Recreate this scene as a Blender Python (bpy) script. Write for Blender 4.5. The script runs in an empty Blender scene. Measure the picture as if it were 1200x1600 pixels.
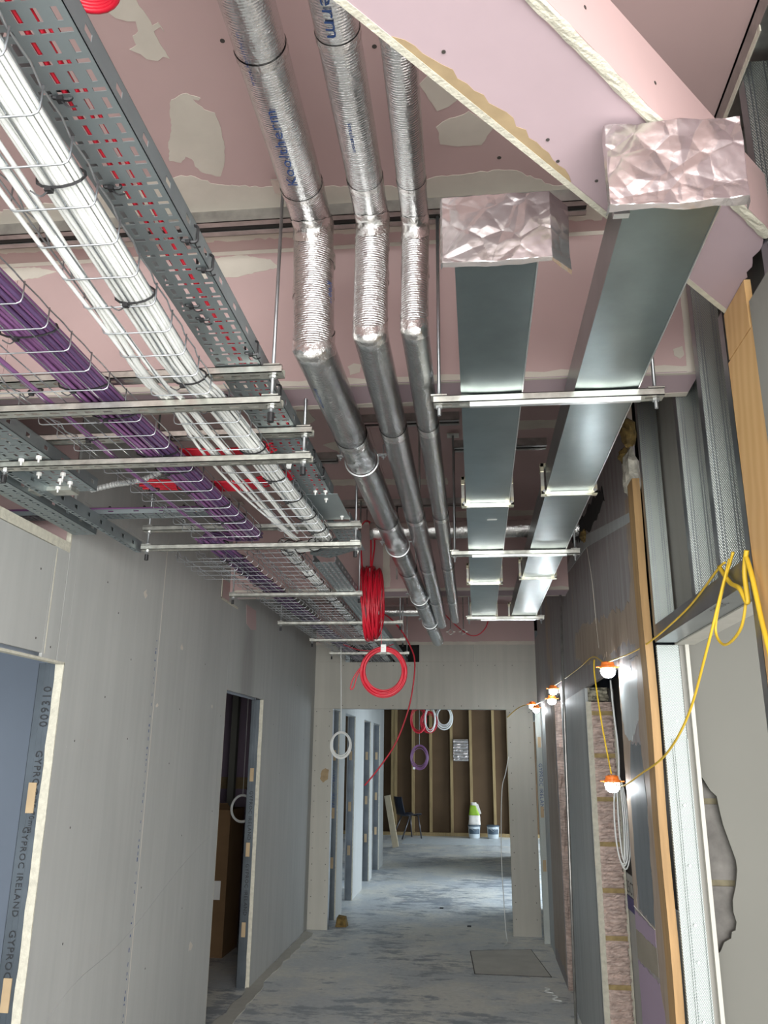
import bpy, math, random
from mathutils import Vector, Matrix, noise
random.seed(7)
C = bpy.context.scene
COL = C.collection
PI = math.pi
R = math.radians

# ------------------------------------------------------------------ camera
cam_d = bpy.data.cameras.new('camera'); cam = bpy.data.objects.new('camera', cam_d); COL.objects.link(cam)
C.camera = cam
cam_d.sensor_fit = 'VERTICAL'; cam_d.sensor_height = 36.0; cam_d.lens = 1273.47/1600*36.0
cam_d.clip_start = 0.02; cam_d.clip_end = 200
_rows = ((0.99427, 0.02116, 0.10481), (0.10693, -0.28660, -0.95207), (0.01012, 0.95782, -0.28719))
CR = Matrix(_rows)
# re-orthonormalise
cx_ = CR.col[0].normalized(); cy_ = (CR.col[1]-cx_*CR.col[1].dot(cx_)).normalized(); cz_ = cx_.cross(cy_)
cam.matrix_world = Matrix(((cx_[0], cy_[0], cz_[0], 0), (cx_[1], cy_[1], cz_[1], 0), (cx_[2], cy_[2], cz_[2], 1.65), (0, 0, 0, 1)))

# ------------------------------------------------------------------ world, lights, exposure
w = bpy.data.worlds.new('world'); C.world = w; w.use_nodes = True
bg = w.node_tree.nodes['Background']; bg.inputs[0].default_value = (0.90, 0.95, 1.0, 1); bg.inputs[1].default_value = 1.2
C.view_settings.view_transform = 'Standard'; C.view_settings.look = 'None'; C.view_settings.gamma = 1.0
C.view_settings.exposure = 1.0
C.view_settings.use_curve_mapping = False

def area(name, loc, target, sx, sy, power, color=(1, 1, 1)):
    d = bpy.data.lights.new(name, 'AREA'); d.shape = 'RECTANGLE'; d.size = sx; d.size_y = sy; d.energy = power; d.color = color
    o = bpy.data.objects.new(name, d); COL.objects.link(o); o.location = loc
    o.rotation_euler = (Vector(target)-Vector(loc)).to_track_quat('-Z', 'Y').to_euler()
    return o
area('daylight_rear_opening', (0.9, -2.4, 1.6), (-0.7, 4, 1.8), 5.6, 2.6, 250, (1.0, 0.985, 0.96))
area('daylight_side_room', (-4.6, 2.0, 1.5), (-1.7, 3.5, 1.0), 1.6, 1.6, 9, (0.75, 0.87, 1.0))
area('daylight_far_window', (3.6, 17.2, 1.3), (-0.5, 17.0, 0.2), 2.0, 2.0, 120, (0.80, 0.90, 1.0))
area('daylight_left_far_room', (-3.9, 11.0, 1.4), (-1.5, 11.0, 0.5), 3.0, 1.8, 26, (0.72, 0.85, 1.0))
area('daylight_right_far_room', (2.9, 11.5, 1.4), (0.4, 11.5, 0.3), 3.0, 1.8, 130, (0.76, 0.88, 1.0))
area('daylight_right_room', (3.4, 1.6, 1.6), (0.9, 3.1, 1.2), 1.4, 1.6, 7, (0.95, 0.97, 1.0))

# ------------------------------------------------------------------ materials
MATS = {}
def nodes(name):
    m = bpy.data.materials.new(name); m.use_nodes = True
    nt = m.node_tree; b = nt.nodes['Principled BSDF']
    MATS[name] = m
    return m, nt, b
def pos(nt, scale=(1, 1, 1)):
    g = nt.nodes.new('ShaderNodeNewGeometry'); mp = nt.nodes.new('ShaderNodeMapping'); mp.inputs['Scale'].default_value = scale
    nt.links.new(g.outputs['Position'], mp.inputs['Vector']); return mp.outputs[0]
def nz(nt, vec, scale, detail=3, rough=.5):
    n = nt.nodes.new('ShaderNodeTexNoise'); n.inputs['Scale'].default_value = scale; n.inputs['Detail'].default_value = detail
    n.inputs['Roughness'].default_value = rough; nt.links.new(vec, n.inputs['Vector']); return n.outputs['Fac']
def ramp(nt, fac, stops):
    r = nt.nodes.new('ShaderNodeValToRGB'); e = r.color_ramp.elements
    while len(e) < len(stops): e.new(.5)
    for k, (p, c) in enumerate(stops):
        e[k].position = p; e[k].color = (*c, 1) if len(c) == 3 else c
    nt.links.new(fac, r.inputs[0]); return r.outputs[0]
def mix(nt, fac, a, b_):
    m = nt.nodes.new('ShaderNodeMixRGB')
    if isinstance(fac, (int, float)): m.inputs[0].default_value = fac
    else: nt.links.new(fac, m.inputs[0])
    for i, s in ((1, a), (2, b_)):
        if isinstance(s, tuple): m.inputs[i].default_value = (*s, 1)
        else: nt.links.new(s, m.inputs[i])
    return m.outputs[0]
def bump(nt, b, h, strength, dist=.01):
    u = nt.nodes.new('ShaderNodeBump'); u.inputs['Strength'].default_value = strength; u.inputs['Distance'].default_value = dist
    nt.links.new(h, u.inputs['Height']); nt.links.new(u.outputs[0], b.inputs['Normal']); return u
def sc(c, k): return tuple(x*k for x in c)
def simple(name, col, rough=.6, metal=0., var=.12, vs=8, bs=0., bscale=60, stretch=(1, 1, 1), spec=.5):
    m, nt, b = nodes(name)
    v = pos(nt, stretch)
    f = nz(nt, v, vs, 4)
    c = ramp(nt, f, [(.3, sc(col, 1-var)), (.7, sc(col, 1+var))])
    nt.links.new(c, b.inputs['Base Color'])
    b.inputs['Roughness'].default_value = rough; b.inputs['Metallic'].default_value = metal
    b.inputs['Specular IOR Level'].default_value = spec
    if bs: bump(nt, b, nz(nt, v, bscale, 3), bs, .004)
    return m
simple('stud_dark_reflection', (.13, .15, .165), .38, .85, var=.2, vs=5)  # zinc stud with its dark reflections put into the base colour
simple('pink_board', (.475, .345, .33), .8, var=.05, vs=2.5, spec=.2)
simple('mauve_board', (.44, .34, .365), .8, var=.06, vs=3, spec=.2)
simple('filler', (.55, .51, .44), .8, var=.09, vs=7, bs=.2, bscale=30, spec=.2)
simple('gypsum_edge', (.54, .52, .43), .9, var=.12, vs=40, bs=.6, bscale=150, spec=.1)
simple('brown_paper', (.36, .27, .16), .85, var=.12, vs=20, spec=.1)
simple('screw', (.05, .045, .04), .5, var=.05)
simple('strut_zinc', (.60, .60, .54), .36, .9, var=.22, vs=30, bs=.1, bscale=80)
simple('rail_dark', (.40, .39, .37), .35, .85, var=.2, vs=20)
simple('rod_zinc', (.42, .44, .45), .4, .9, var=.1, vs=30)
simple('bright_zinc', (.72, .74, .74), .28, .9, var=.08, vs=30)
simple('yellow_zinc', (.74, .70, .52), .34, .85, var=.16, vs=25)
simple('black_plastic', (.012, .012, .013), .45, var=.1)
simple('white_cable', (.76, .775, .75), .45, var=.06, vs=4)
simple('purple_cable', (.20, .085, .21), .45, var=.12, vs=4)
simple('dark_purple_cable', (.10, .055, .14), .5, var=.12, vs=4)
simple('red_cable', (.52, .010, .028), .38, var=.1, vs=5)
simple('yellow_cable', (.68, .45, .03), .45, var=.08, vs=5)
simple('white_plastic', (.75, .75, .72), .4, var=.05)
simple('timber', (.35, .215, .09), .7, var=.2, vs=3, bs=.2, bscale=20, stretch=(12, 12, 1))
simple('timber_pale', (.28, .20, .09), .7, var=.2, vs=3, stretch=(12, 12, 1))
simple('timber_cream', (.68, .58, .40), .7, var=.12, vs=3, stretch=(12, 12, 1))
simple('back_board', (.10, .065, .038), .85, var=.12, vs=1.6, spec=.1)
simple('aerated_block', (.52, .41, .36), .95, var=.30, vs=10, bs=1.0, bscale=14, stretch=(2, 2, 10), spec=.1)
simple('mortar_grey', (.15, .135, .09), .95, var=.2, vs=30, bs=.5, bscale=60, spec=.1)
simple('mortar', (.33, .25, .12), .95, var=.2, vs=30, bs=.5, bscale=60, spec=.1)
simple('grey_block', (.13, .125, .115), .95, var=.3, vs=14, bs=.7, bscale=50, spec=.1)
simple('rough_lintel', (.33, .31, .24), .95, var=.55, vs=42, bs=1.0, bscale=60, spec=.1)
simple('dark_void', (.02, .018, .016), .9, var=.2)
simple('cardboard', (.17, .105, .055), .85, var=.08, vs=6, spec=.1)
simple('chair_shell', (.012, .018, .035), .4, var=.1)
simple('chair_leg', (.12, .12, .13), .35, .7, var=.1)
simple('bag_white', (.70, .66, .60), .6, var=.12, vs=12)
simple('bag_green', (.30, .50, .03), .5, var=.12, vs=12)
simple('tub_white', (.55, .60, .62), .45, var=.1, vs=9)
simple('tub_dark', (.06, .09, .12), .5, var=.1)
simple('lamp_orange', (.90, .22, .03), .45, var=.05)
simple('print_black', (.02, .022, .025), .6, var=.05)
simple('print_blue', (.015, .05, .17), .5, var=.05)
simple('blue_label', (.02, .025, .16), .5, var=.05)
simple('foam', (.15, .10, .03), .95, var=.5, vs=30, bs=1, bscale=50)
simple('white_pebble', (.45, .43, .36), .9, var=.3, vs=35, bs=1, bscale=70)
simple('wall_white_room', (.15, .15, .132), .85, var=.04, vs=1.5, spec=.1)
simple('wall_blue_room', (.42, .47, .54), .9, var=.05, vs=1.5, spec=.1)
simple('slate_plaster', (.13, .145, .155), .55, var=.15, vs=6, stretch=(3, 3, .6))
simple('buff_plaster', (.25, .22, .17), .8, var=.1, vs=8)
simple('hatch_dust', (.50, .49, .44), .7, var=.12, vs=5)
simple('packer_wood', (.42, .31, .18), .7, var=.12, vs=9)
simple('wall_purple', (.33, .26, .33), .9, var=.05, vs=1.5, spec=.1)
simple('conduit_grey', (.42, .43, .42), .5, .3, var=.1)

# grey plasterboard with faint vertical streaks
def grey_board(name, col):
    m, nt, b = nodes(name)
    v = pos(nt)
    a = ramp(nt, nz(nt, v, 1.1, 4), [(.3, sc(col, .93)), (.7, sc(col, 1.07))])
    s = nz(nt, pos(nt, (6, 6, .35)), 3, 3)
    c = mix(nt, .22, a, ramp(nt, s, [(.35, sc(col, .8)), (.65, sc(col, 1.15))]))
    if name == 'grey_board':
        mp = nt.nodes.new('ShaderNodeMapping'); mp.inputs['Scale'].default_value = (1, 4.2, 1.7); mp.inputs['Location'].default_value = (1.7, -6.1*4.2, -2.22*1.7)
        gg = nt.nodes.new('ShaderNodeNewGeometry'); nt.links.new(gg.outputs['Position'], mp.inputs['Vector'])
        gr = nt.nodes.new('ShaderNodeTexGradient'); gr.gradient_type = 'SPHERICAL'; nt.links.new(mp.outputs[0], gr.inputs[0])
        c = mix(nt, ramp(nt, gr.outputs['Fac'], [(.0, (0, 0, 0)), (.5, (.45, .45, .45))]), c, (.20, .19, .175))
    d = nz(nt, pos(nt, (1, 1, .6)), 9, 6, .7)
    sp = ramp(nt, d, [(.70, (0, 0, 0)), (.76, (1, 1, 1))])
    c2 = mix(nt, sp, c, (.62, .62, .58))
    nt.links.new(c2, b.inputs['Base Color']); b.inputs['Roughness'].default_value = .8; b.inputs['Specular IOR Level'].default_value = .2
    return m
grey_board('grey_board', (.40, .405, .385))
grey_board('grey_board_pale', (.46, .45, .40))
grey_board('grey_backing', (.27, .265, .24))

# skimmed plaster, purple-grey with brown damp smears
m, nt, b = nodes('old_plaster')
v = pos(nt)
n1 = nz(nt, pos(nt, (1, 1, .35)), 2.1, 5, .6)
n2 = nz(nt, pos(nt, (5, 5, .25)), 4, 5, .65)
base = mix(nt, ramp(nt, n2, [(.35, (0, 0, 0)), (.65, (1, 1, 1))]), (.24, .205, .20), (.33, .315, .31))
br = mix(nt, ramp(nt, n1, [(.57, (0, 0, 0)), (.61, (1, 1, 1))]), base, (.36, .28, .21))
nt.links.new(br, b.inputs['Base Color']); b.inputs['Roughness'].default_value = .62
bump(nt, b, n2, .12, .02)
m, nt, b = nodes('old_plaster_smear')
n2 = nz(nt, pos(nt, (6, 6, .7)), 4, 5, .65)
nt.links.new(ramp(nt, n2, [(.3, (.27, .20, .15)), (.7, (.40, .32, .245))]), b.inputs['Base Color']); b.inputs['Roughness'].default_value = .55
m, nt, b = nodes('smooth_render')
n2 = nz(nt, pos(nt, (5, 5, .3)), 3, 5, .6)
nt.links.new(ramp(nt, n2, [(.3, (.36, .385, .385)), (.7, (.46, .485, .48))]), b.inputs['Base Color']); b.inputs['Roughness'].default_value = .5

# screed floor
m, nt, b = nodes('screed')
v = pos(nt, (1, 1, 1))
a = nz(nt, v, 1.3, 7, .68); a2 = nz(nt, pos(nt, (.9, 1.9, 1)), 4.2, 9, .75); a3 = nz(nt, v, 26, 4, .6)
c1 = mix(nt, ramp(nt, a, [(.42, (0, 0, 0)), (.56, (1, 1, 1))]), (.76, .75, .68), (.60, .63, .63))
lf = nz(nt, pos(nt, (1, .7, 1)), .9, 2)
ml = nt.nodes.new('ShaderNodeMath'); ml.operation = 'MULTIPLY_ADD'; ml.inputs[1].default_value = .55; nt.links.new(lf, ml.inputs[0]); nt.links.new(a2, ml.inputs[2])
c2 = mix(nt, ramp(nt, ml.outputs[0], [(.79, (0, 0, 0)), (.87, (.7, .7, .7))]), c1, (.17, .21, .26))
c2 = mix(nt, ramp(nt, a2, [(.58, (0, 0, 0)), (.66, (.55, .55, .55))]), c2, (.24, .28, .33))
c3 = mix(nt, ramp(nt, nz(nt, v, 2.3, 7, .7), [(.56, (0, 0, 0)), (.66, (.8, .8, .8))]), c2, (.80, .79, .74))
c4 = mix(nt, ramp(nt, a3, [(.3, (.18, .18, .18)), (.7, (0, 0, 0))]), c3, (.1, .1, .1))
nt.links.new(c4, b.inputs['Base Color'])
nt.links.new(ramp(nt, a2, [(.3, (.55, .55, .55)), (.7, (.3, .3, .3))]), b.inputs['Roughness'])
bump(nt, b, a2, .15, .01)

# galvanised sheet
def galv(name, col, r0, r1, st=(1, 1, 1), vs=5, bs=.05):
    m, nt, b = nodes(name)
    v = pos(nt, st)
    f = nz(nt, v, vs, 6, .6); f2 = nz(nt, pos(nt, (1.5, 6, 1.5)), 4, 4)
    nt.links.new(ramp(nt, f, [(.25, sc(col, .82)), (.75, sc(col, 1.12))]), b.inputs['Base Color'])
    b.inputs['Roughness'].default_value = (r0+r1)/2; b.inputs['Metallic'].default_value = .95
    if bs: bump(nt, b, nz(nt, pos(nt, (1, 5, 1)), 3.5, 4), bs, .05)
    return m
galv('duct_zinc', (.29, .35, .355), .27, .31, bs=.0)
galv('tray_zinc', (.35, .40, .41), .45, .6, vs=3, bs=0)
galv('stud_zinc_plain', (.36, .39, .41), .28, .42, vs=6, bs=0)
galv('wire_zinc', (.50, .53, .55), .25, .4, vs=9, bs=0)
# knurled stud: fine grid relief
m, nt, b = nodes('stud_zinc')
b.inputs['Base Color'].default_value = (.45, .48, .46, 1); b.inputs['Metallic'].default_value = .9; b.inputs['Roughness'].default_value = .34
g = nt.nodes.new('ShaderNodeNewGeometry'); sx = nt.nodes.new('ShaderNodeSeparateXYZ'); nt.links.new(g.outputs['Position'], sx.inputs[0])
def sinof(out, k):
    mu = nt.nodes.new('ShaderNodeMath'); mu.operation = 'MULTIPLY'; mu.inputs[1].default_value = k; nt.links.new(out, mu.inputs[0])
    s = nt.nodes.new('ShaderNodeMath'); s.operation = 'SINE'; nt.links.new(mu.outputs[0], s.inputs[0]); return s.outputs[0]
mm = nt.nodes.new('ShaderNodeMath'); mm.operation = 'MULTIPLY'
nt.links.new(sinof(sx.outputs['X'], 2*PI/.0055), mm.inputs[0]); nt.links.new(sinof(sx.outputs['Z'], 2*PI/.009), mm.inputs[1])
bump(nt, b, mm.outputs[0], .4, .0015)
nt.links.new(ramp(nt, mm.outputs[0], [(.0, (.36, .39, .37)), (.7, (.47, .50, .475))]), b.inputs['Base Color'])

sb = m.copy(); sb.name = 'stud_bright'; MATS['stud_bright'] = sb; q_ = sb.node_tree.nodes['Principled BSDF']; q_.inputs['Roughness'].default_value = .62; q_.inputs['Metallic'].default_value = .5
for n_ in sb.node_tree.nodes:
    if n_.type == 'VALTORGB': n_.color_ramp.elements[0].color = (.30, .34, .33, 1); n_.color_ramp.elements[1].color = (.66, .70, .67, 1)
# foil faced pipe insulation: fine rings and crumple
def foil(name, rings, crump, rough, col=(.80, .80, .79), axis='Y', met=1.0, ns=45):
    m, nt, b = nodes(name)
    b.inputs['Metallic'].default_value = met; b.inputs['Roughness'].default_value = rough
    v = pos(nt)
    n = nz(nt, v, ns, 5, .6); n2 = nz(nt, v, 9, 3)
    nt.links.new(ramp(nt, n2, [(.3, sc(col, .86)), (.7, col)]), b.inputs['Base Color'])
    if rings:
        g = nt.nodes.new('ShaderNodeNewGeometry'); sx = nt.nodes.new('ShaderNodeSeparateXYZ'); nt.links.new(g.outputs['Position'], sx.inputs[0])
        mu = nt.nodes.new('ShaderNodeMath'); mu.operation = 'MULTIPLY'; mu.inputs[1].default_value = 2*PI/rings; nt.links.new(sx.outputs[axis], mu.inputs[0])
        s = nt.nodes.new('ShaderNodeMath'); s.operation = 'SINE'; nt.links.new(mu.outputs[0], s.inputs[0])
        mx = nt.nodes.new('ShaderNodeMath'); mx.operation = 'MULTIPLY_ADD'; mx.inputs[1].default_value = .09; nt.links.new(s.outputs[0], mx.inputs[0])
        nt.links.new(n, mx.inputs[2]); h = mx.outputs[0]
    else: h = n
    bump(nt, b, h, crump, .006)
    return m
foil('foil_pipe_shaded', .0065, .5, .07, (.50, .52, .53), ns=90)  # lower run: same foil, its dimmer reflections painted as a darker tint
foil('foil_pipe_riser', .0065, .75, .10, axis='Z', ns=70)
foil('foil_pipe_lit', .0065, .45, .12, (.78, .79, .79), ns=70)  # upper run: same foil, its stronger light painted as a lighter tint
foil('foil_tape', 0, .9, .16, (.86, .85, .83))
foil('foil_sheet', 0, .12, .27, (.66, .62, .61), met=.95)

def emit(name, col, s):
    m, nt, b = nodes(name); b.inputs['Base Color'].default_value = (*col, 1); b.inputs['Emission Color'].default_value = (*col, 1); b.inputs['Emission Strength'].default_value = s
emit('lamp_glow', (.90, .96, 1.0), 42)

# ------------------------------------------------------------------ mesh helpers
class M:
    def __init__(s): s.v = []; s.f = []
    def add(s, vs, fs):
        n = len(s.v); s.v += [tuple(p) for p in vs]; s.f += [tuple(i+n for i in f) for f in fs]; return s
    def box(s, x0, x1, y0, y1, z0, z1):
        return s.add([(x0, y0, z0), (x1, y0, z0), (x1, y1, z0), (x0, y1, z0), (x0, y0, z1), (x1, y0, z1), (x1, y1, z1), (x0, y1, z1)],
                     [(0, 3, 2, 1), (4, 5, 6, 7), (0, 1, 5, 4), (1, 2, 6, 5), (2, 3, 7, 6), (3, 0, 4, 7)])
    def obox(s, c, X, Y, Z):
        c, X, Y, Z = map(Vector, (c, X, Y, Z)); P = []
        for k in (-1, 1):
            for (i, j) in ((-1, -1), (1, -1), (1, 1), (-1, 1)): P.append(c+X*i+Y*j+Z*k)
        return s.add(P, [(0, 3, 2, 1), (4, 5, 6, 7), (0, 1, 5, 4), (1, 2, 6, 5), (2, 3, 7, 6), (3, 0, 4, 7)])
    def tube(s, path, r, n=8, closed=False, caps=True):
        P = [Vector(p) for p in path]; N = len(P); rr = r if callable(r) else (lambda i: r)
        up = None; rings = []
        for i in range(N):
            a = P[i-1] if (i or closed) else P[i]; c = P[(i+1) % N] if (i < N-1 or closed) else P[i]
            t = (c-a).normalized() if (c-a).length > 1e-9 else Vector((0, 1, 0))
            if up is None:
                up = Vector((0, 0, 1)) if abs(t.z) < .9 else Vector((0, 1, 0))
            up = (up-t*up.dot(t)); up = up.normalized() if up.length > 1e-6 else t.orthogonal().normalized()
            sd = t.cross(up)
            # mitre scale
            k = 1.0
            rings.append([P[i]+(up*math.cos(2*PI*j/n)+sd*math.sin(2*PI*j/n))*rr(i)*k for j in range(n)])
        base = len(s.v)
        for rg in rings: s.v += [tuple(p) for p in rg]
        for i in range(N if closed else N-1):
            for j in range(n):
                a = base+i*n+j; b_ = base+i*n+(j+1) % n; c = base+((i+1) % N)*n+(j+1) % n; d = base+((i+1) % N)*n+j
                s.f.append((a, b_, c, d))
        if caps and not closed:
            s.f.append(tuple(base+j for j in reversed(range(n)))); s.f.append(tuple(base+(N-1)*n+j for j in range(n)))
        return s
    def cyl(s, a, b_, r, n=12): return s.tube([a, b_], r, n)
    def prism(s, pts, ax, lo, hi):
        # polygon in plane perpendicular to axis ax, extruded lo..hi
        def mk(p, h):
            return {'x': (h, p[0], p[1]), 'y': (p[0], h, p[1]), 'z': (p[0], p[1], h)}[ax]
        n = len(pts)
        vs = [mk(p, lo) for p in pts]+[mk(p, hi) for p in pts]
        return s.add(vs, [tuple(reversed(range(n))), tuple(range(n, 2*n))]+[(i, (i+1) % n, n+(i+1) % n, n+i) for i in range(n)])
    def lathe(s, prof, c, n=24):
        c = Vector(c); base = len(s.v); k = len(prof)
        for (r, z) in prof:
            for j in range(n): s.v.append(tuple(c+Vector((r*math.cos(2*PI*j/n), r*math.sin(2*PI*j/n), z))))
        for i in range(k-1):
            for j in range(n): s.f.append((base+i*n+j, base+i*n+(j+1) % n, base+(i+1)*n+(j+1) % n, base+(i+1)*n+j))
        s.f.append(tuple(base+j for j in reversed(range(n)))); s.f.append(tuple(base+(k-1)*n+j for j in range(n)))
        return s
    def mesh(s, name, off=(0, 0, 0)):
        me = bpy.data.meshes.new(name); me.from_pydata([(p[0]-off[0], p[1]-off[1], p[2]-off[2]) for p in s.v], [], s.f); me.validate(); me.update(); return me
    def build(s, name, mat, parent=None, smooth=False, xf=None):
        if xf is not None: s.v = [tuple(xf @ Vector(p)) for p in s.v]
        off = wloc(parent) if parent else (0, 0, 0)
        if not parent:
            xs = [p[0] for p in s.v]; ys = [p[1] for p in s.v]; zs = [p[2] for p in s.v]
            off = ((min(xs)+max(xs))/2, (min(ys)+max(ys))/2, min(zs))
        me = s.mesh(name, off); me.materials.append(MATS[mat])
        if smooth:
            me.polygons.foreach_set('use_smooth', [len(p.vertices) < 5 for p in me.polygons])
        o = bpy.data.objects.new(name, me); COL.objects.link(o)
        if parent: o.parent = parent
        else: o.location = off
        return o
def wloc(o):
    v = Vector((0, 0, 0))
    while o: v += o.location; o = o.parent
    return v
def thing(name, label, cat, loc, group=None):
    o = bpy.data.objects.new(name, None); o.empty_display_size = .1; COL.objects.link(o); o.location = loc
    return tag(o, label, cat, group)
def tag(o, label, cat, group=None):
    o['label'] = label; o['category'] = cat
    if group: o['group'] = group
    return o
def struct(o): o['kind'] = 'structure'; return o
def root(name, loc):
    o = bpy.data.objects.new(name, None); COL.objects.link(o); o.location = loc; o['kind'] = 'structure'; return o
def inst(src, loc, parent, name=None):
    o = src.copy(); COL.objects.link(o); o.parent = parent; o.location = Vector(loc)-wloc(parent) if parent else loc; return o
def shared(name, mesh, mat, loc, parent):
    if not mesh.materials: mesh.materials.append(MATS[mat])
    o = bpy.data.objects.new(name, mesh); COL.objects.link(o); o.parent = parent; o.location = Vector(loc)-wloc(parent); return o
def smooth_path(pts, n=8):
    P = [Vector(p) for p in pts]; out = []
    for i in range(len(P)-1):
        p0 = P[max(i-1, 0)]; p1 = P[i]; p2 = P[i+1]; p3 = P[min(i+2, len(P)-1)]
        for k in range(n):
            t = k/n
            out.append(.5*((2*p1)+(-p0+p2)*t+(2*p0-5*p1+4*p2-p3)*t*t+(-p0+3*p1-3*p2+p3)*t**3))
    out.append(P[-1]); return out
def rough_poly(pts, amp=.006, seg=.02):
    out = []; n = len(pts)
    for i in range(n):
        a = Vector(pts[i]); b_ = Vector(pts[(i+1) % n]); L = (b_-a).length; k = max(1, int(L/seg))
        for j in range(k):
            p = a.lerp(b_, j/k); out.append((p.x+random.uniform(-amp, amp), p.y+random.uniform(-amp, amp)))
    return out
def text_mesh(txt, size, extrude=.0004):
    cu = bpy.data.curves.new('t', 'FONT'); cu.body = txt; cu.size = size; cu.align_x = 'LEFT'; cu.align_y = 'CENTER'; cu.resolution_u = 2; cu.space_character = 1.12
    o = bpy.data.objects.new('t', cu); COL.objects.link(o)
    dg = bpy.context.evaluated_depsgraph_get(); me = o.evaluated_get(dg).to_mesh()
    vs = [tuple(v_.co) for v_ in me.vertices]; fs = [tuple(p.vertices) for p in me.polygons]
    bpy.data.objects.remove(o)
    return vs, fs
def text_on(name, txt, size, O, U, V, mat, parent, fn=None, bold=0):
    """flat lettering: local x along U, local y along V, origin O"""
    vs, fs = text_mesh(txt, size)
    O, U, V = Vector(O), Vector(U).normalized(), Vector(V).normalized()
    N = U.cross(V)
    mb = M(); mb.add([O+U*a+V*b_+N*.0006 if fn is None else fn(a, b_) for a, b_, _ in vs], fs)
    return mb.build(name, mat, parent)

# ------------------------------------------------------------------ constants
XL, XR, ZC = -1.70, 0.65, 3.24
Y1F, Y1B, ZD = 2.26, 2.43, 2.742        # first downstand
Y2F, Y2B = 5.52, 5.75                   # second downstand
YE = 8.79                               # end wall

# ================================================================== STRUCTURE
# floor
fl = M().box(-5.2, 4.2, -2.5, 20.5, -.12, 0).build('floor', 'screed'); struct(fl)
fl_h = M()
for (a, b_) in (((-.082, 8.094), (.46, 8.23)), ((.46, 8.23), (.558, 7.285)), ((.558, 7.285), (-.041, 7.293)), ((-.041, 7.293), (-.082, 8.094))):
    fl_h.tube([(a[0], a[1], .001), (b_[0], b_[1], .001)], .004, 4)
fl_h.build('hatch_edge', 'grey_block', fl)
M().prism([(-.078, 8.088), (.456, 8.224), (.553, 7.289), (-.037, 7.297)], 'z', .0005, .004).build('hatch_board', 'hatch_dust', fl)
M().box(-1.5, .8, 17.3, 18.55, 0, .004).build('painted_light_strip', 'tub_white', fl)  # side light falling across the far floor, painted as a white strip
# pale ridge of levelling compound along the left wall foot
rd = M(); rd.prism(rough_poly([(-1.7, 5.4), (-1.55, 5.6), (-1.62, 6.7), (-1.6, 8.6), (-1.7, 8.7)], .02, .12), 'z', .0, .006); rd.build('levelling_ridge', 'grey_board_pale', fl)

# ceiling: slab above and separate pink boards below it
ce = root('ceiling', (0, 4, ZC))
M().box(-5.2, 4.2, -2.5, 20.5, ZC+.012, ZC+.12).build('ceiling_slab', 'dark_void', ce)
def boards(parent, x0, x1, y0, y1, z, mat, dx=2.4, dy=1.2, gap=.0022, t=.012, ox=0):
    y = y0
    r = 0
    while y < y1-.01:
        ye = min(y+dy, y1); x = x0-(dx/2 if r % 2 else 0)+ox
        while x < x1-.01:
            a = max(x, x0); e = min(x+dx, x1)
            if e-a > .02: M().box(a+gap/2, e-gap/2, y+gap/2, ye-gap/2, z, z+t).build('plasterboard_panel', mat, parent)
            x += dx
        y += dy; r += 1
boards(ce, -5.0, 4.0, -2.4, Y1F, ZC, 'pink_board', 3.0, 1.2, .001)
boards(ce, -5.0, XR+.1, Y1B, Y2F, ZC, 'pink_board', 3.0, 1.2, .001)
boards(ce, -5.0, XR+.1, Y2B, YE, ZC, 'pink_board', 3.0, 1.2, .001)
boards(ce, -5.0, 4.0, YE+.1, 20.3, 2.95, 'grey_backing', 3.0, 2.4, .001)
def patch(parent, pts, ax, face, out, mat='filler', name='filler_patch', amp=.003, seg=.015, t=.0012):
    p = rough_poly(pts, amp, seg)
    lo, hi = (face-t, face) if out < 0 else (face, face+t)
    return M().prism(p, ax, lo, hi).build(name, mat, parent)
P_c1 = [(-.791, 1.318), (-.791, 1.339), (-.773, 1.366), (-.748, 1.377), (-.729, 1.38), (-.735, 1.407), (-.743, 1.414), (-.752, 1.417), (-.755, 1.443), (-.775, 1.453), (-.754, 1.467), (-.745, 1.484), (-.722, 1.491), (-.704, 1.48), (-.691, 1.488), (-.697, 1.44), (-.7, 1.407), (-.681, 1.398), (-.675, 1.412), (-.679, 1.388), (-.696, 1.393), (-.70, 1.37), (-.706, 1.342), (-.707, 1.318)]
P_c2 = [(-.734, 1.611), (-.688, 1.592), (-.656, 1.612), (-.662, 1.621), (-.679, 1.613), (-.658, 1.651), (-.634, 1.664), (-.635, 1.716), (-.645, 1.787), (-.67, 1.86), (-.695, 1.902), (-.739, 1.88), (-.751, 1.852), (-.75, 1.822), (-.765, 1.812), (-.786, 1.836), (-.816, 1.825), (-.793, 1.756), (-.765, 1.704), (-.749, 1.645)]
patch(ce, P_c1, 'z', ZC, -1, amp=.0015, seg=.01)
patch(ce, P_c2, 'z', ZC, -1, amp=.002, seg=.01)
patch(ce, [(-.103, 1.623), (-.073, 1.594), (-.047, 1.593), (-.002, 1.674), (-.035, 1.701), (-.063, 1.711)], 'z', ZC, -1)
patch(ce, [(-.066, 1.771), (-.048, 1.75), (.019, 1.723), (.085, 1.781), (.052, 1.846), (-.01, 1.847), (-.061, 1.83)], 'z', ZC, -1)
patch(ce, [(-4, 2.0), (-1.414, 1.988), (-1.131, 1.955), (-.846, 1.891), (-.773, 1.89), (-.713, 1.937), (-.602, 1.953), (-.341, 1.975), (-.193, 1.992), (-.08, 1.964), (.066, 1.951), (.137, 1.953), (.231, 2.013), (.402, 2.071), (.42, 2.2), (-4, 2.2)], 'z', ZC, -1, amp=.006)
patch(ce, [(-.852, 3.57), (-.767, 3.539), (-.752, 3.656), (-.817, 3.791), (-.892, 3.751)], 'z', ZC, -1, amp=.01, seg=.03)
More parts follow.
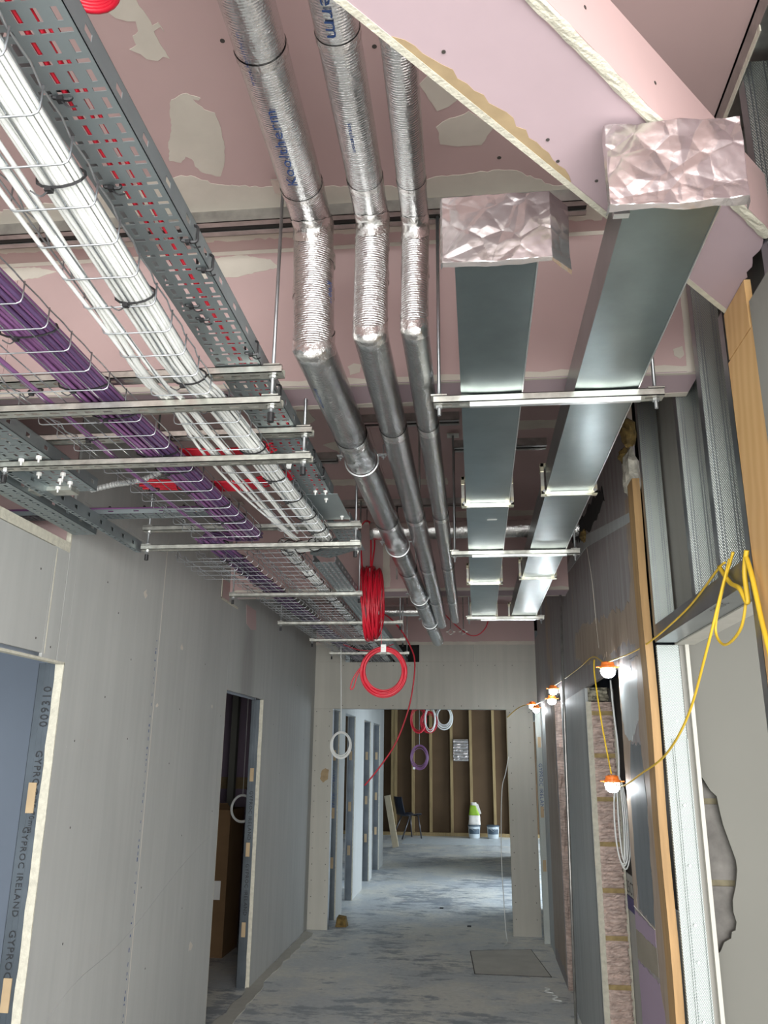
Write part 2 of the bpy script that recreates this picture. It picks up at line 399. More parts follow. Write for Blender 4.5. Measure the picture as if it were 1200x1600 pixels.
patch(ce, [(-.772, 4.0), (-.697, 3.96), (-.643, 4.057), (-.707, 4.13)], 'z', ZC, -1, amp=.01, seg=.03)
patch(ce, [(-.837, 4.573), (-.128, 4.605), (-.131, 4.712), (-.851, 4.681)], 'z', ZC, -1, amp=.008, seg=.04)
patch(ce, [(.10, 3.747), (.446, 3.764), (.448, 3.879), (.376, 3.856), (.315, 3.885), (.10, 3.861)], 'z', ZC, -1, amp=.008, seg=.03)
patch(ce, [(-4, 2.5), (.6, 2.5), (.6, 2.62), (-.3, 2.6), (-.6, 2.66), (-1.2, 2.6), (-4, 2.62)], 'z', ZC, -1, amp=.01, seg=.05)
patch(ce, [(-.1, 5.3), (.6, 5.3), (.6, 5.42), (-.1, 5.44)], 'z', ZC, -1, amp=.01, seg=.05)
for (x, y) in ((.36, 1.62), (.5, 1.7), (-.55, 1.45), (-.2, 1.5), (.1, 1.9)):
    M().cyl((x, y, ZC-.001), (x, y, ZC), .006, 8).build('screw_head', 'screw', ce)

# downstands
def downstand(n, yf, yb, zb, x0, x1, fine=False):
    d = root('trim_%d' % n, ((x0+x1)/2, yf, zb))
    xs = [x0]; x = x0+ (1.1 if n == 1 else .7)
    while x < x1-.3: xs.append(x); x += 1.2
    xs.append(x1)
    for a, e in zip(xs, xs[1:]):
        M().box(a+.0006, e-.0006, yf, yf+.012, zb+.012, ZC).build('face_panel', 'pink_board', d)
        M().box(a+.0006, e-.0006, yb-.012, yb, zb+.012, ZC).build('back_panel', 'pink_board', d)
    M().box(x0, x1, yf+.002, yb-.002, zb, zb+.012).build('soffit_panel', 'mauve_board', d)
    M().box(x0, x1, yf+.013, yb-.013, zb+.014, ZC).build('core', 'dark_void', d)
    # jointing strips at the arrises
    pts = [(x0, zb+.002), (x1, zb+.002), (x1, zb+.022)]
    x = x1
    while x > x0: pts.append((x, zb+.02+random.uniform(-.004, .006))); x -= .05
    M().prism(pts, 'y', yf-.0012, yf).build('corner_filler', 'filler', d)
    pts = [(x0, yb), (x1, yb)]; x = x1
    while x > x0: pts.append((x, yb-.028+random.uniform(-.005, .004))); x -= .05
    M().prism(pts, 'z', zb-.0012, zb).build('soffit_edge_filler', 'filler', d)
    pts = [(x0, yf+.002), (x1, yf+.002)]; x = x1
    while x > x0: pts.append((x, yf+.012+random.uniform(-.003, .004))); x -= .05
    M().prism(pts, 'z', zb-.0012, zb).build('soffit_edge_filler', 'filler', d)
    M().prism([(x0, ZC-.014), (x1, ZC-.014), (x1, ZC), (x0, ZC)], 'y', yf-.0012, yf).build('ceiling_joint', 'filler', d)
    return d
d1 = downstand(1, Y1F, Y1B, ZD, -5.0, XR+.03)
for pts in ([(-.88, 3.2), (-.84, 3.215), (-.731, 3.225), (-.631, 3.2), (-.60, 3.17), (-.683, 3.155), (-.747, 3.14), (-.835, 3.15), (-.87, 3.13)],
            [(-1.578, 3.22), (-1.534, 3.225), (-1.439, 3.22), (-1.366, 3.2), (-1.431, 3.18), (-1.567, 3.17)],
            [(-.368, 2.803), (-.351, 2.815), (-.322, 2.81), (-.33, 2.784), (-.358, 2.776)],
            [(.61, 2.82), (.635, 2.827), (.64, 2.795), (.628, 2.785), (.612, 2.797)]):
    patch(d1, pts, 'y', Y1F, -1, amp=.002, seg=.01)
M().prism(rough_poly([(.643, ZD), (.668, ZD), (.668, ZC), (.65, ZC)], .0015, .03), 'y', Y1F-.0013, Y1F).build('vertical_joint', 'filler', d1)
d2 = downstand(2, Y2F, Y2B, ZD, -1.7, XR)
patch(d2, [(-.62, 2.77), (-.56, 2.77), (-.57, 3.1), (-.61, 3.1)], 'y', Y2F, -1, amp=.004, seg=.03)

# diagonal boxed bulkhead
bh = root('trim_3', (.2, 1.2, 2.73))
du = Vector((.65, .76, 0)).normalized(); dn = Vector((.76, -.65, 0)).normalized()
Bp = Vector((.104, .967, 0)); Ap = Vector((-.182, .938, 0))
def along(P0, t): return P0+du*t
def tend(P0, off=0): return (XR+.0-P0.x-off)/du.x
def jag_board(z0, z1, inner, outer, t0, mat, name, e0, e1):
    # board between two lines (points), running from t0 to where each meets the stud wall, with a torn end
    pa0, pb0 = inner+du*t0, outer+du*t0
    pa1 = inner+du*((e0-inner.x)/du.x); pb1 = outer+du*((e1-outer.x)/du.x)
    pts = [(pa0.x, pa0.y), (pb0.x, pb0.y), (pb1.x, pb1.y)]
    k = 14
    for i in range(1, k):
        q = pb1.lerp(pa1, i/k); pts.append((q.x+random.uniform(-.006, .006), q.y+random.uniform(-.004, .004)))
    pts.append((pa1.x, pa1.y))
    return M().prism(pts, 'z', z0, z1).build(name, mat, bh)
jag_board(2.733, 2.7455, Ap+dn*.012, Bp-dn*.002, -1.3, 'mauve_board', 'soffit_panel', .66, .645)
# side boards as thin walls
def side_board(P0, th, z0, z1, t0, e, mat, name):
    a = P0+du*t0; b_ = P0+du*((e-P0.x)/du.x)
    c = (a+b_)/2+dn*(th/2); c.z = (z0+z1)/2
    return M().obox(c, du*((b_-a).length/2), dn*(abs(th)/2), (0, 0, (z1-z0)/2)).build(name, mat, bh)
side_board(Ap, .0125, 2.732, 2.885, -1.3, .655, 'mauve_board', 'side_panel')
side_board(Bp, .0225, 2.729, 2.882, -1.3, .64, 'pink_board', 'side_panel')
side_board(Ap-dn*.0002, .0129, 2.7312, 2.7322, -1.3, .655, 'gypsum_edge', 'cut_edge')
# rough cut edge: bumpy strip
st = M(); k = 90; a = Bp+du*-1.3; L = ((.64-Bp.x)/du.x)+1.3
for i in range(k):
    for j in range(4): pass
vs = []; fs = []
for i in range(k+1):
    q = a+du*(L*i/k)
    for j in range(5):
        p = q+dn*(.0225*j/4+(random.uniform(-.0012, .0012) if 0 < j < 4 else random.uniform(-.0015, .0015)))
        vs.append((p.x, p.y, 2.7285-(random.uniform(0, .003) if 0 < j < 4 else 0)))
for i in range(k):
    for j in range(4):
        o_ = i*5+j; fs.append((o_, o_+1, o_+6, o_+5))
M().add(vs, fs).build('cut_edge', 'gypsum_edge', bh)
c_ = M(); a = Ap+dn*.10; c_.obox((*(a+du*.15).xy, 2.888), du*1.4, dn*.10, (0, 0, .006)); c_.build('top_panel', 'pink_board', bh)
# torn paper strip along edge A and screw heads
pts = []
for i in range(26):
    q = Ap+dn*.0125+du*(.10+i*.0195); pts.append((q.x, q.y))
for i in range(25, -1, -1):
    wv = .028*math.sin(PI*i/25)**.5 * (0.6+.4*random.random()); q = Ap+dn*(.0135+wv)+du*(.10+i*.0195); pts.append((q.x, q.y))
M().prism(pts, 'z', 2.7322, 2.7332).build('torn_paper', 'brown_paper', bh)
for t, n_ in ((.18, .05), (.46, .05), (.62, .05), (.52, .03), (.78, .05), (.15, .17), (.55, .165)):
    q = Ap+du*t+dn*n_; M().cyl((q.x, q.y, 2.7315), (q.x, q.y, 2.734), .0035, 8).build('screw_head', 'screw', bh)
for t in (.12, .34, .5):
    q = Bp+dn*.0235+du*t; M().cyl((q.x-dn.x*.002, q.y-dn.y*.002, 2.80), (q.x, q.y, 2.80), .0035, 8).build('screw_head', 'screw', bh)

# left wall : boards with recessed joints, two door openings, opening over the first door
wl = root('wall_left', (XL, 4, 0))
def wl_panel(y0, y1, z0, z1, mat='grey_board', t=.0125, x=XL):
    return M().box(x-t, x, y0+.0012, y1-.0012, z0, z1-.0012).build('plasterboard_panel', mat, wl)
wl_panel(-2.4, 1.9, 0, 2.5); wl_panel(1.9, 2.30, 0, 2.5)
wl_panel(2.30, 3.09, 2.03, 2.465)
wl_panel(3.09, 3.21, 2.012, 2.49)
M().box(XL-.02, XL+.002, -.5, 3.21, 2.467, 2.508).build('top_strip', 'gypsum_edge', wl)
M().box(XL-.02, XL+.001, 3.205, 3.215, 2.49, 2.60).build('notch_edge', 'gypsum_edge', wl)
wl_panel(3.285, 4.30, 0, 2.72); M().box(XL-.0125, XL, 3.215, 3.285, 2.012, 3.24).build('plasterboard_panel', 'grey_board', wl)
wl_panel(3.285, 4.30, 2.72, ZC)
wl_panel(4.30, 5.595, 0, ZC)
wl_panel(5.595, 6.63, 2.08, ZC)
wl_panel(6.63, 7.70, 0, ZC); wl_panel(7.70, 8.79, 0, ZC)
M().box(XL-.003, XL+.0004, 4.297, 4.303, 0, 2.8).build('joint_line', 'filler', wl)
M().box(XL-.003, XL+.0006, 3.105, 3.112, 2.03, 2.46).build('joint_line', 'gypsum_edge', wl)
# inner face of the partition (other side)
for (y0, y1, z0, z1) in ((-2.4, 2.3, 0, 2.5), (2.3, 3.28, 2.03, 2.5), (3.33, 5.55, 0, ZC), (5.595, 6.66, 2.08, ZC), (6.7, 10.6, 0, ZC)):
    M().box(XL-.095, XL-.0825, y0, y1, z0, z1).build('back_panel', 'wall_blue_room', wl)
M().box(-2.3, XL-.02, 3.222, 3.234, 2.45, ZC).build('end_board', 'pink_board', wl)
# white crumbly board edges at the openings
def edge_strip(parent, x0, x1, y, z0, z1, n=30, name='board_edge', mat='gypsum_edge', wob=.003):
    vs = []; fs = []
    for i in range(n+1):
        z = z0+(z1-z0)*i/n; a = x0+random.uniform(-wob, wob*.2); e = x1
        vs += [(a, y-.004+random.uniform(-.002, .002), z), (e, y-.004+random.uniform(-.002, .002), z), (e, y+.002, z), (a, y+.002, z)]
    for i in range(n):
        for j in range(4):
            o_ = i*4; fs.append((o_+j, o_+(j+1) % 4, o_+4+(j+1) % 4, o_+4+j))
    return M().add(vs, fs).build(name, mat, parent)
edge_strip(wl, XL-.034, XL+.001, 3.28, 0, 2.01)
edge_strip(wl, XL-.026, XL+.001, 6.63, 0, 2.08)
edge_strip(wl, XL-.014, XL, 5.598, 0, 2.08)
M().box(XL-.03, XL+.001, 2.3, 3.285, 2.003, 2.013).build('board_edge', 'gypsum_edge', wl)
def jamb_stud(parent, xa, xb, y, z1, mat='stud_zinc_plain', name='metal_stud', lip=True):
    mb = M().box(xa, xb, y, y+.0015, 0, z1)
    if lip:
        mb.box(xa, xa+.0015, y, y+.034, 0, z1).box(xb-.0015, xb, y, y+.034, 0, z1)
        for f in (.35, .65): mb.box(xa+(xb-xa)*f-.002, xa+(xb-xa)*f+.002, y-.0015, y, 0, z1)
    return mb.build(name, mat, parent)
s1 = jamb_stud(wl, XL-.108, XL-.034, 3.278, 2.01, 'stud_dark_reflection')
for z in (1.42, .72): M().box(XL-.085, XL-.052, 3.274, 3.2795, z, z+.115).build('wood_packer', 'packer_wood', wl)
text_on('print', '009310', .05, (XL-.055, 3.2755, 1.75), (0, 0, 1), (-1, 0, 0), 'print_black', wl)
text_on('print', 'SIZE 70mm', .03, (XL-.058, 3.2755, 1.50), (0, 0, -1), (1, 0, 0), 'print_black', wl)
text_on('print', 'GYPROC IRELAND', .036, (XL-.075, 3.2755, 1.37), (0, 0, -1), (1, 0, 0), 'print_black', wl)
text_on('print', 'GYPROC', .04, (XL-.075, 3.2755, 1.0), (0, 0, -1), (1, 0, 0), 'print_black', wl)
text_on('print', 'GYPROC', .04, (XL-.06, 3.2755, 1.66), (0, 0, -1), (1, 0, 0), 'print_black', wl)
jamb_stud(wl, XL-.098, XL-.026, 6.628, 2.08, 'stud_dark_reflection')
for z in (1.45, .9, .34): M().box(XL-.078, XL-.048, 6.622, 6.63, z, z+.1).build('wood_packer', 'packer_wood', wl)
text_on('print', 'GYPROC IRELAND', .04, (XL-.06, 6.6255, 1.38), (0, 0, -1), (1, 0, 0), 'print_black', wl)
text_on('print', 'GYPROC IRELAND', .04, (XL-.06, 6.6255, .85), (0, 0, -1), (1, 0, 0), 'print_black', wl)
# marks on the left wall: framed cut-outs, screws, chips
fr = M().box(XL, XL+.004, 5.33, 5.345, 2.67, 2.81).box(XL, XL+.004, 5.33, 5.74, 2.665, 2.68); fr.build('cut_out_edge', 'gypsum_edge', wl)
M().box(XL-.001, XL+.0015, 5.345, 5.52, 2.68, 2.81).build('cut_out_face', 'pink_board', wl)
M().prism([(5.963, 2.741), (6.247, 2.741), (6.279, 2.594), (6.13, 2.575), (5.997, 2.60)], 'x', XL-.001, XL+.0015).build('cut_out_face', 'pink_board', wl)
for (y, z) in ((3.6, 2.42), (3.75, 2.3), (3.7, 1.9), (3.95, 2.1), (4.0, 1.72), (3.5, 1.35), (3.55, .9), (4.6, 1.6), (4.9, 1.2), (5.1, 2.2), (4.7, 1.9), (3.45, 1.7), (4.35, 1.0), (5.0, .8), (4.5, .6), (7.0, 1.9), (7.3, 1.5), (7.9, 2.3), (8.3, 1.8), (3.15, 2.06), (3.03, 2.08), (3.0, 2.35), (5.5, 1.9), (5.45, 1.3)):
    M().box(XL, XL+.001, y-.003, y+.003, z-.004, z+.004).build('screw_head', 'screw', wl)
dm = M()
zz = .42
while zz < 2.25:
    L_ = random.uniform(.006, .02); dm.box(XL, XL+.0006, 4.262+random.uniform(-.004, .004), 4.268, zz, zz+L_); zz += L_+random.uniform(.006, .05)
o = dm.build('printed_edge_marks', 'print_blue', wl); o['kind'] = 'stuff'
for (y, z, s_) in ((4.05, 2.45, .035), (4.65, 2.25, .03), (5.2, .56, .05), (4.35, 1.9, .02), (3.85, .35, .03), (5.3, 1.95, .015)):
    pts = [(y+s_*math.cos(a)*random.uniform(.3, 1), z+s_*math.sin(a)*random.uniform(.3, .9)) for a in [i*PI/5 for i in range(10)]]
    M().prism(pts, 'x', XL, XL+.0008).build('chip', 'filler', wl)
M().tube(smooth_path([(XL+.0005, 3.45, .62), (XL+.0005, 3.7, .72), (XL+.0005, 4.2, .80), (XL+.0005, 4.9, 1.02), (XL+.0005, 5.45, 1.16)], 6), .0011, 4).build('scratch', 'conduit_grey', wl)

# end wall with opening
we = root('wall_end', (-.5, YE, 0))
def we_panel(x0, x1, z0, z1, mat='grey_board_pale', y=YE): return M().box(x0+.001, x1-.001, y, y+.0125, z0, z1-.001).build('plasterboard_panel', mat, we)
we_panel(-1.70, -1.495, 0, 2.13)
we_panel(-1.70, -.60, 2.13, 2.62); we_panel(-.60, XR, 2.13, 2.62)
we_panel(-1.70, -1.372, 2.62, 2.82); we_panel(-.577, -.0, 2.62, 2.82); we_panel(0, XR, 2.62, 2.82)
we_panel(.328, XR-.05, 0, 2.13)
we_panel(-1.7, -1.372, 2.82, ZC, 'pink_board'); we_panel(-1.372, XR, 2.805, ZC, 'pink_board', YE-.013)
M().prism(rough_poly([(-1.7, 2.80), (XR, 2.80), (XR, 2.835), (-1.7, 2.83)], .003, .04), 'y', YE-.0145, YE-.0132).build('joint_filler', 'filler', we)
for (x0, x1, z0, z1) in ((-1.7, -1.51, 0, 2.13), (-1.7, XR, 2.13, 2.62), (.34, XR-.05, 0, 2.13)):
    M().box(x0, x1, YE+.085, YE+.0975, z0, z1).build('back_panel', 'grey_board', we)
M().box(-1.5, -1.495, YE+.013, YE+.085, 0, 2.13).build('reveal', 'stud_zinc_plain', we)
M().box(.328, .333, YE+.013, YE+.085, 0, 2.13).build('reveal', 'gypsum_edge', we)
M().box(-1.495, .328, YE+.013, YE+.085, 2.13, 2.135).build('reveal', 'stud_zinc_plain', we)
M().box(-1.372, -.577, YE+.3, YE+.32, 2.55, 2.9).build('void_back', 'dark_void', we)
for i in range(14):
    z = .15+i*.15
    for x in (-1.67, -1.53, .36, .56): M().box(x-.004, x+.004, YE-.001, YE, z-.004, z+.004).build('screw_head', 'screw', we)
for i in range(11):
    for z in (2.16, 2.58): M().box(-1.4+i*.18, -1.392+i*.18, YE-.001, YE, z, z+.008).build('screw_head', 'screw', we)
patch(we, [(-1.60, 1.5), (-1.56, 1.53), (-1.52, 1.51), (-1.53, 1.42), (-1.58, 1.38), (-1.61, 1.42)], 'y', YE, -1, mat='brown_paper', name='torn_paper', amp=.004)

# far corridor, left side : piers between doorways
wf = root('wall_far_left', (-1.5, 11, 0))
for (a, e) in ((9.31, 9.72), (10.55, 11.40), (12.13, 12.45), (13.33, 13.9)):
    M().box(-1.5125, -1.50, a, e, 0, 2.95).build('plasterboard_panel', 'grey_board', wf)
    M().box(-1.60, -1.5875, a, e, 0, 2.95).build('back_panel', 'grey_board', wf)
    M().box(-1.5875, -1.5125, a+.04, e-.002, 0, 2.95).build('wall_core', 'stud_zinc_plain', wf)
for (a, e) in ((8.9, 9.31), (9.72, 10.55), (11.4, 12.13), (12.45, 13.33)):
    M().box(-1.60, -1.50, a, e, 2.13, 2.95).build('plasterboard_panel', 'grey_board', wf)
for y in (9.30, 10.54, 12.12, 13.32):
    jamb_stud(wf, -1.588, -1.512, y, 2.12, 'stud_dark_reflection')
    for z in (1.6, 1.0, .5): M().box(-1.57, -1.535, y-.008, y, z, z+.11).build('wood_packer', 'packer_wood', wf)
    M().box(-1.5125, -1.4995, y-.004, y+.002, 0, 2.12).build('board_edge', 'gypsum_edge', wf)
text_on('print', 'GYPROC IRELAND', .05, (-1.555, 9.297, 1.5), (0, 0, -1), (1, 0, 0), 'print_blue', wf)
# far corridor right side
wg = root('wall_far_right', (.8, 12, 0))
for (a, e) in ((8.9, 10.4), (12.6, 15.6)):
    M().box(.80, .8125, a, e, 0, 2.95).build('plasterboard_panel', 'grey_board', wg)
M().box(.80, .8125, 10.4, 12.6, 2.13, 2.95).build('plasterboard_panel', 'grey_board', wg)
# outer shells of the rooms either side
for nm, b_ in (('wall_outer_left', (-5.1, -5.0, -2.5, 20.4, 0, ZC)), ('wall_outer_right', (4.1, 4.2, -2.5, 20.4, 0, ZC))):
    o = M().box(*b_).build(nm, 'wall_blue_room'); struct(o)
o = M().box(-5.0, -1.8, 10.6, 10.7, 0, ZC).build('wall_partition_left', 'wall_blue_room'); struct(o)
o = M().box(-5.0, -1.8, 5.1, 5.2, 0, ZC).build('wall_room_divider', 'wall_blue_room'); struct(o)
o = M().box(.85, 4.1, 8.6, 8.7, 0, ZC).build('wall_partition_right', 'wall_blue_room'); struct(o)

o = M().box(-5.0, -1.83, -2.4, 5.05, 2.40, 2.44).build('ceiling_added_shade', 'dark_void'); struct(o)  # low ceiling added to keep the gap above the first door dark
o = M().box(-4.0, -3.95, -2.4, 5.1, 2.44, ZC).build('wall_added_shade', 'dark_void'); struct(o)  # dark backdrop added behind that gap, shade put into its colour
# back wall : timber studs on dark boards
wb = root('wall_back', (-.5, 19.2, 0))
xs = [-5.0, -2.6, -1.395, -.185, 1.02, 2.2, 4.1]
for a, e in zip(xs, xs[1:]): M().box(a+.002, e-.002, 19.16, 19.18, 0, 2.95).build('board_panel', 'back_board', wb)
M().box(-5, 4.1, 19.181, 19.2, 0, 2.95).build('backing_board', 'dark_void', wb)  # unseen plate added to stop background light showing through the board joints
for x in (-2.6, -2.2, -1.86, -1.79, -1.395, -1.0, -.536, -.103, .40, .73, 1.15, 1.6):
    M().box(x-.03, x+.03, 19.07, 19.158, .07, 2.95).build('timber_stud', 'timber_pale', wb)
M().box(-5, 4.1, 19.06, 19.158, 0, .068).build('sole_plate', 'timber_pale', wb)

# ================================================================== right wall
wr = root('wall_right', (XR, 4.5, 0))
def rp(y0, y1, z0, z1, mat='old_plaster', t=.02, name='plaster_face'):
    return M().box(XR, XR+t, y0, y1, z0, z1).build(name, mat, wr)
M().prism(rough_poly([(3.19, 0), (3.835, 0), (3.84, .6), (3.85, .86), (3.84, 1.05), (3.85, 1.3), (3.82, 1.6), (3.825, 2.05), (3.19, 2.05)], .004, .05), 'x', XR, XR+.02).build('plaster_face', 'old_plaster', wr); rp(3.19, 5.02, 2.05, 2.85)
rp(3.19, 5.9, 2.85, ZC); rp(5.02, 6.42, 2.05, 2.85)
rp(5.9, 8.4, 2.85, ZC)
rp(5.02, 6.42, 0, 2.05, 'smooth_render')
rp(6.42, 6.95, 2.13, 2.85); rp(6.95, 7.95, 0, 2.85)
rp(7.95, 8.79, 2.13, 2.85)
def wp(pts, mat, name, t, amp=.010, seg=.03): M().prism(rough_poly(pts, amp, seg), 'x', XR-t, XR).build(name, mat, wr)
wp([(5.3, 2.40), (4.9, 2.40), (4.3, 2.338), (3.7, 2.29), (3.43, 2.262), (3.38, 2.37), (3.366, 2.70), (3.23, 2.72), (3.19, 2.6), (3.19, 2.0), (3.40, 2.09), (3.5, 2.12), (4.4, 2.15), (4.911, 2.172), (5.345, 2.258)], 'old_plaster_smear', 'brown_smear', .0015, .02)
wp([(3.50, 2.04), (3.19, 2.04), (3.19, .3), (3.40, .3), (3.40, .75), (3.43, 1.16), (3.385, 1.5), (3.44, 1.74)], 'old_plaster_smear', 'brown_smear', .0014)
wp([(3.82, 2.0), (3.55, 1.99), (3.56, 1.80), (3.66, 1.70), (3.70, 1.3), (3.78, 1.06), (3.835, 1.06), (3.83, 1.5)], 'old_plaster_smear', 'brown_smear', .0013)
wp([(3.81, 1.96), (3.56, 2.02), (3.40, 1.98), (3.44, 1.80), (3.62, 1.72), (3.78, 1.76)], 'smooth_render', 'pale_skim', .0016, .014, .02)
wp([(3.65, 1.72), (3.43, 1.70), (3.40, 1.50), (3.41, 1.32), (3.425, 1.055), (3.72, 1.07), (3.74, 1.26), (3.73, 1.48)], 'slate_plaster', 'slate_patch', .0018)
wp([(3.835, 1.045), (3.43, 1.04), (3.435, .982), (3.84, .975)], 'wall_purple', 'purple_band', .0019, .004)
wp([(3.84, .975), (3.43, .98), (3.43, .882), (3.84, .86)], 'buff_plaster', 'buff_band', .0017, .004)
wp([(3.84, .86), (3.42, .865), (3.36, .76), (3.40, .05), (3.83, .05)], 'wall_purple', 'mauve_area', .0015, .006)
M().tube([(XR-.002, 3.84, 1.06), (XR-.002, 3.43, 1.045)], .002, 5).build('chalk_line', 'filler', wr)
M().prism(rough_poly([(7.0, 1.1), (7.25, 2.1), (7.9, 2.2), (7.92, 1.3), (7.95, .1), (7.0, .1)], .02, .06), 'x', XR-.0015, XR).build('brown_smear', 'old_plaster_smear', wr)
M().prism([(5.6, 2.86), (5.85, 2.87), (5.0, 2.95), (3.3, 2.62), (3.3, 2.58), (4.6, 2.80)], 'x', XR-.002, XR).build('pale_streak', 'smooth_render', wr)
M().tube(smooth_path([(XR-.001, 4.6, 2.85), (XR-.001, 4.45, 2.6), (XR-.001, 4.4, 2.4), (XR-.001, 4.35, 2.2)], 4), .0015, 4).build('crack', 'filler', wr)
# hole broken through the upper wall
M().prism(rough_poly([(4.6, 3.0), (4.2, 2.96), (3.9, 2.93), (3.86, 2.845), (4.083, 2.85), (4.429, 2.86), (4.8, 2.89), (5.2, 2.98), (5.2, 3.05)], .02, .05), 'x', XR-.003, XR).build('broken_hole', 'dark_void', wr)
# block pieces in the far jamb of the knocked-through doorway
z = 0.0
Yj = 5.0
def rough_block(x0, x1, y, z0, z1, mat, amp, nx=10, nzz=34, name='block'):
    vs = []; fs = []
    for j in range(nzz+1):
        zz = z0+(z1-z0)*j/nzz
        for i in range(nx+1):
            xx = x0+(x1-x0)*i/nx
            edge = (i in (0, nx) or j in (0, nzz))
            rid = amp*.75*(.5+.5*math.sin(zz*2*PI/.042+1.2*noise.noise(Vector((xx*30, zz*12, 0)))))*(1 if not edge else .3)
            d = -rid-random.uniform(0, amp*.35)*(.3 if edge else 1)
            vs.append((xx+(random.uniform(-.006, .004) if i == nx else 0), y+d, zz+(random.uniform(-.004, .004) if not edge else 0)))
    n = nx+1
    for j in range(nzz):
        for i in range(nx): a = j*n+i; fs.append((a, a+1, a+n+1, a+n))
    b0 = len(vs); vs += [(x0, y+.05, z0), (x1, y+.05, z0), (x1, y+.05, z1), (x0, y+.05, z1)]
    fs += [(b0, b0+3, b0+2, b0+1)]
    fs += [tuple([b0, b0+1]+[i for i in range(nx, -1, -1)])]
    fs += [tuple([b0+3]+[nzz*n+i for i in range(n)]+[b0+2])]
    return M().add(vs, fs).build(name, mat, wr)
zz = 0.02; k = 0
while zz < 1.95:
    h = min(.215, 1.97-zz)
    rough_block(XR+.028, XR+.15, Yj, zz, zz+h-.002, 'aerated_block', .022)
    if zz+h < 1.93: M().box(XR+.03, XR+.148, Yj-.004, Yj+.05, zz+h-.002, zz+h+.022).build('mortar_joint', 'mortar', wr)
    zz += h+.022; k += 1
rough_block(XR+.012, XR+.13, Yj-.01, 1.975, 2.05, 'rough_lintel', .03, 12, 8, 'broken_lintel')
edge_strip(wr, XR+.0, XR+.03, Yj, 0, 1.97, 60, 'plaster_cut_edge', 'gypsum_edge', .002)
edge_strip(wr, XR+.15, XR+.162, Yj+.004, 0, 1.9, 40, 'plaster_cut_edge', 'gypsum_edge', .004)
M().box(XR+.0, XR+.17, Yj+.045, Yj+.06, 0, 2.05).build('jamb_core', 'grey_block', wr)
# near-black sheet painting the unlit room past the doorway, and the printed sheet there
M().box(XR+.17, XR+.19, 3.2, 5.1, 1.05, 2.1).build('painted_shade_sheet', 'dark_void', wr)
M().box(XR+.165, XR+.185, 3.2, 5.1, 0, 1.05).build('stacked_sheet', 'grey_board', wr)
M().box(XR+.16, XR+.1655, 4.70, 5.06, .87, .94).build('blue_label', 'blue_label', wr)
text_on('print', '25CT', .09, (XR+.1645, 5.02, .98), (0, -1, 0), (0, 0, 1), 'print_black', wr)
# second opening further on
M().box(XR+.02, XR+.2, 6.93, 6.96, 0, 2.13).build('rough_reveal', 'grey_block', wr)
rough_block(XR+.0, XR+.10, 6.93, 0.0, 2.1, 'aerated_block', .05, 6, 40, 'broken_reveal')
M().box(XR+.2, XR+.22, 6.3, 7.1, 0, 2.13).build('painted_shade_sheet', 'dark_void', wr)  # near-black sheet, darkness of the second opening put into its colour
M().box(XR+.02, XR+.03, 8.5, 8.79, 0, 2.85).build('back_lining', 'grey_board', wr)
jamb_stud(wr, .598, .665, 8.5, 2.1, 'stud_zinc')
for z in (1.75, 1.1, .62): M().box(.615, .645, 8.492, 8.5, z, z+.1).build('wood_packer', 'packer_wood', wr)
text_on('print', 'GYPROC IRELAND', .05, (.63, 8.4975, 1.6), (0, 0, -1), (1, 0, 0), 'print_blue', wr)
M().box(.655, .675, 7.95, 8.5, 0, 2.13).build('plaster_face', 'smooth_render', wr)
# insulation foam and pebbly mortar blobs at the top of the batten
def blob(name, mat, c, r, parent, sy=1, sz=1, seed=0, n=12):
    vs = []; fs = []
    for i in range(n+1):
        for j in range(n):
            th = PI*i/n; ph = 2*PI*j/n; d = Vector((math.sin(th)*math.cos(ph), math.sin(th)*math.sin(ph), math.cos(th)))
            k = 1+.35*noise.noise(d*2.3+Vector((seed, 0, 0)))+.12*noise.noise(d*7+Vector((seed, 3, 0)))
            vs.append((c[0]+d.x*r*k, c[1]+d.y*r*k*sy, c[2]+d.z*r*k*sz))
    for i in range(n):
        for j in range(n): fs.append((i*n+j, i*n+(j+1) % n, (i+1)*n+(j+1) % n, (i+1)*n+j))
    return M().add(vs, fs).build(name, mat, parent, smooth=False)
blob('foam_blob', 'foam', (XR, 3.2, 2.93), .03, wr, 1.3, 2.2, 1)
blob('foam_blob', 'foam', (XR, 3.28, 2.86), .03, wr, 1.5, 1.2, 3)
blob('mortar_blob', 'white_pebble', (XR, 3.2, 2.74), .035, wr, 1.6, 3.0, 5)
blob('foam_blob', 'foam', (XR, 4.6, 2.87), .03, wr, 1.5, 1.2, 8)

# stud wall section with its door opening (y 1.9 .. 3.05)
ws = root('wall_stud_right', (XR, 2.4, 0))
M().box(XR+.082, XR+.0945, 1.2, 3.05, 2.06, ZC).build('backing_board', 'grey_backing', ws)
text_on('print', 'GYPROC PLANK', .028, (XR+.0815, 2.34, 2.33), (0, -1, .0), (0, 0, 1), 'print_black', ws)
text_on('print', 'GYPROC', .028, (XR+.0815, 2.66, 2.27), (0, -1, .0), (0, 0, 1), 'print_black', ws)
M().box(XR+.080, XR+.0815, 2.285, 2.287, 2.06, ZC).build('board_joint', 'dark_void', ws)
def stud(y, z0, z1, name='metal_stud', mat='stud_zinc', d=.07, fl=.034):
    mb = M().box(XR+.002, XR+.002+d, y, y+.0012, z0, z1)                       # web facing the camera
    o = mb.build('stud_web', mat, ws)
    mb = M().box(XR, XR+.0015, y-.001, y+fl, z0, z1).box(XR+d, XR+d+.0015, y, y+fl, z0, z1)
    mb.box(XR+.0015, XR+.0075, y+fl-.0012, y+fl, z0, z1)
    for f in (.012, .02, .05, .058): mb.box(XR+f-.0012, XR+f+.0012, y-.0016, y, z0, z1)
    mb.build(name, 'stud_zinc_plain', ws)
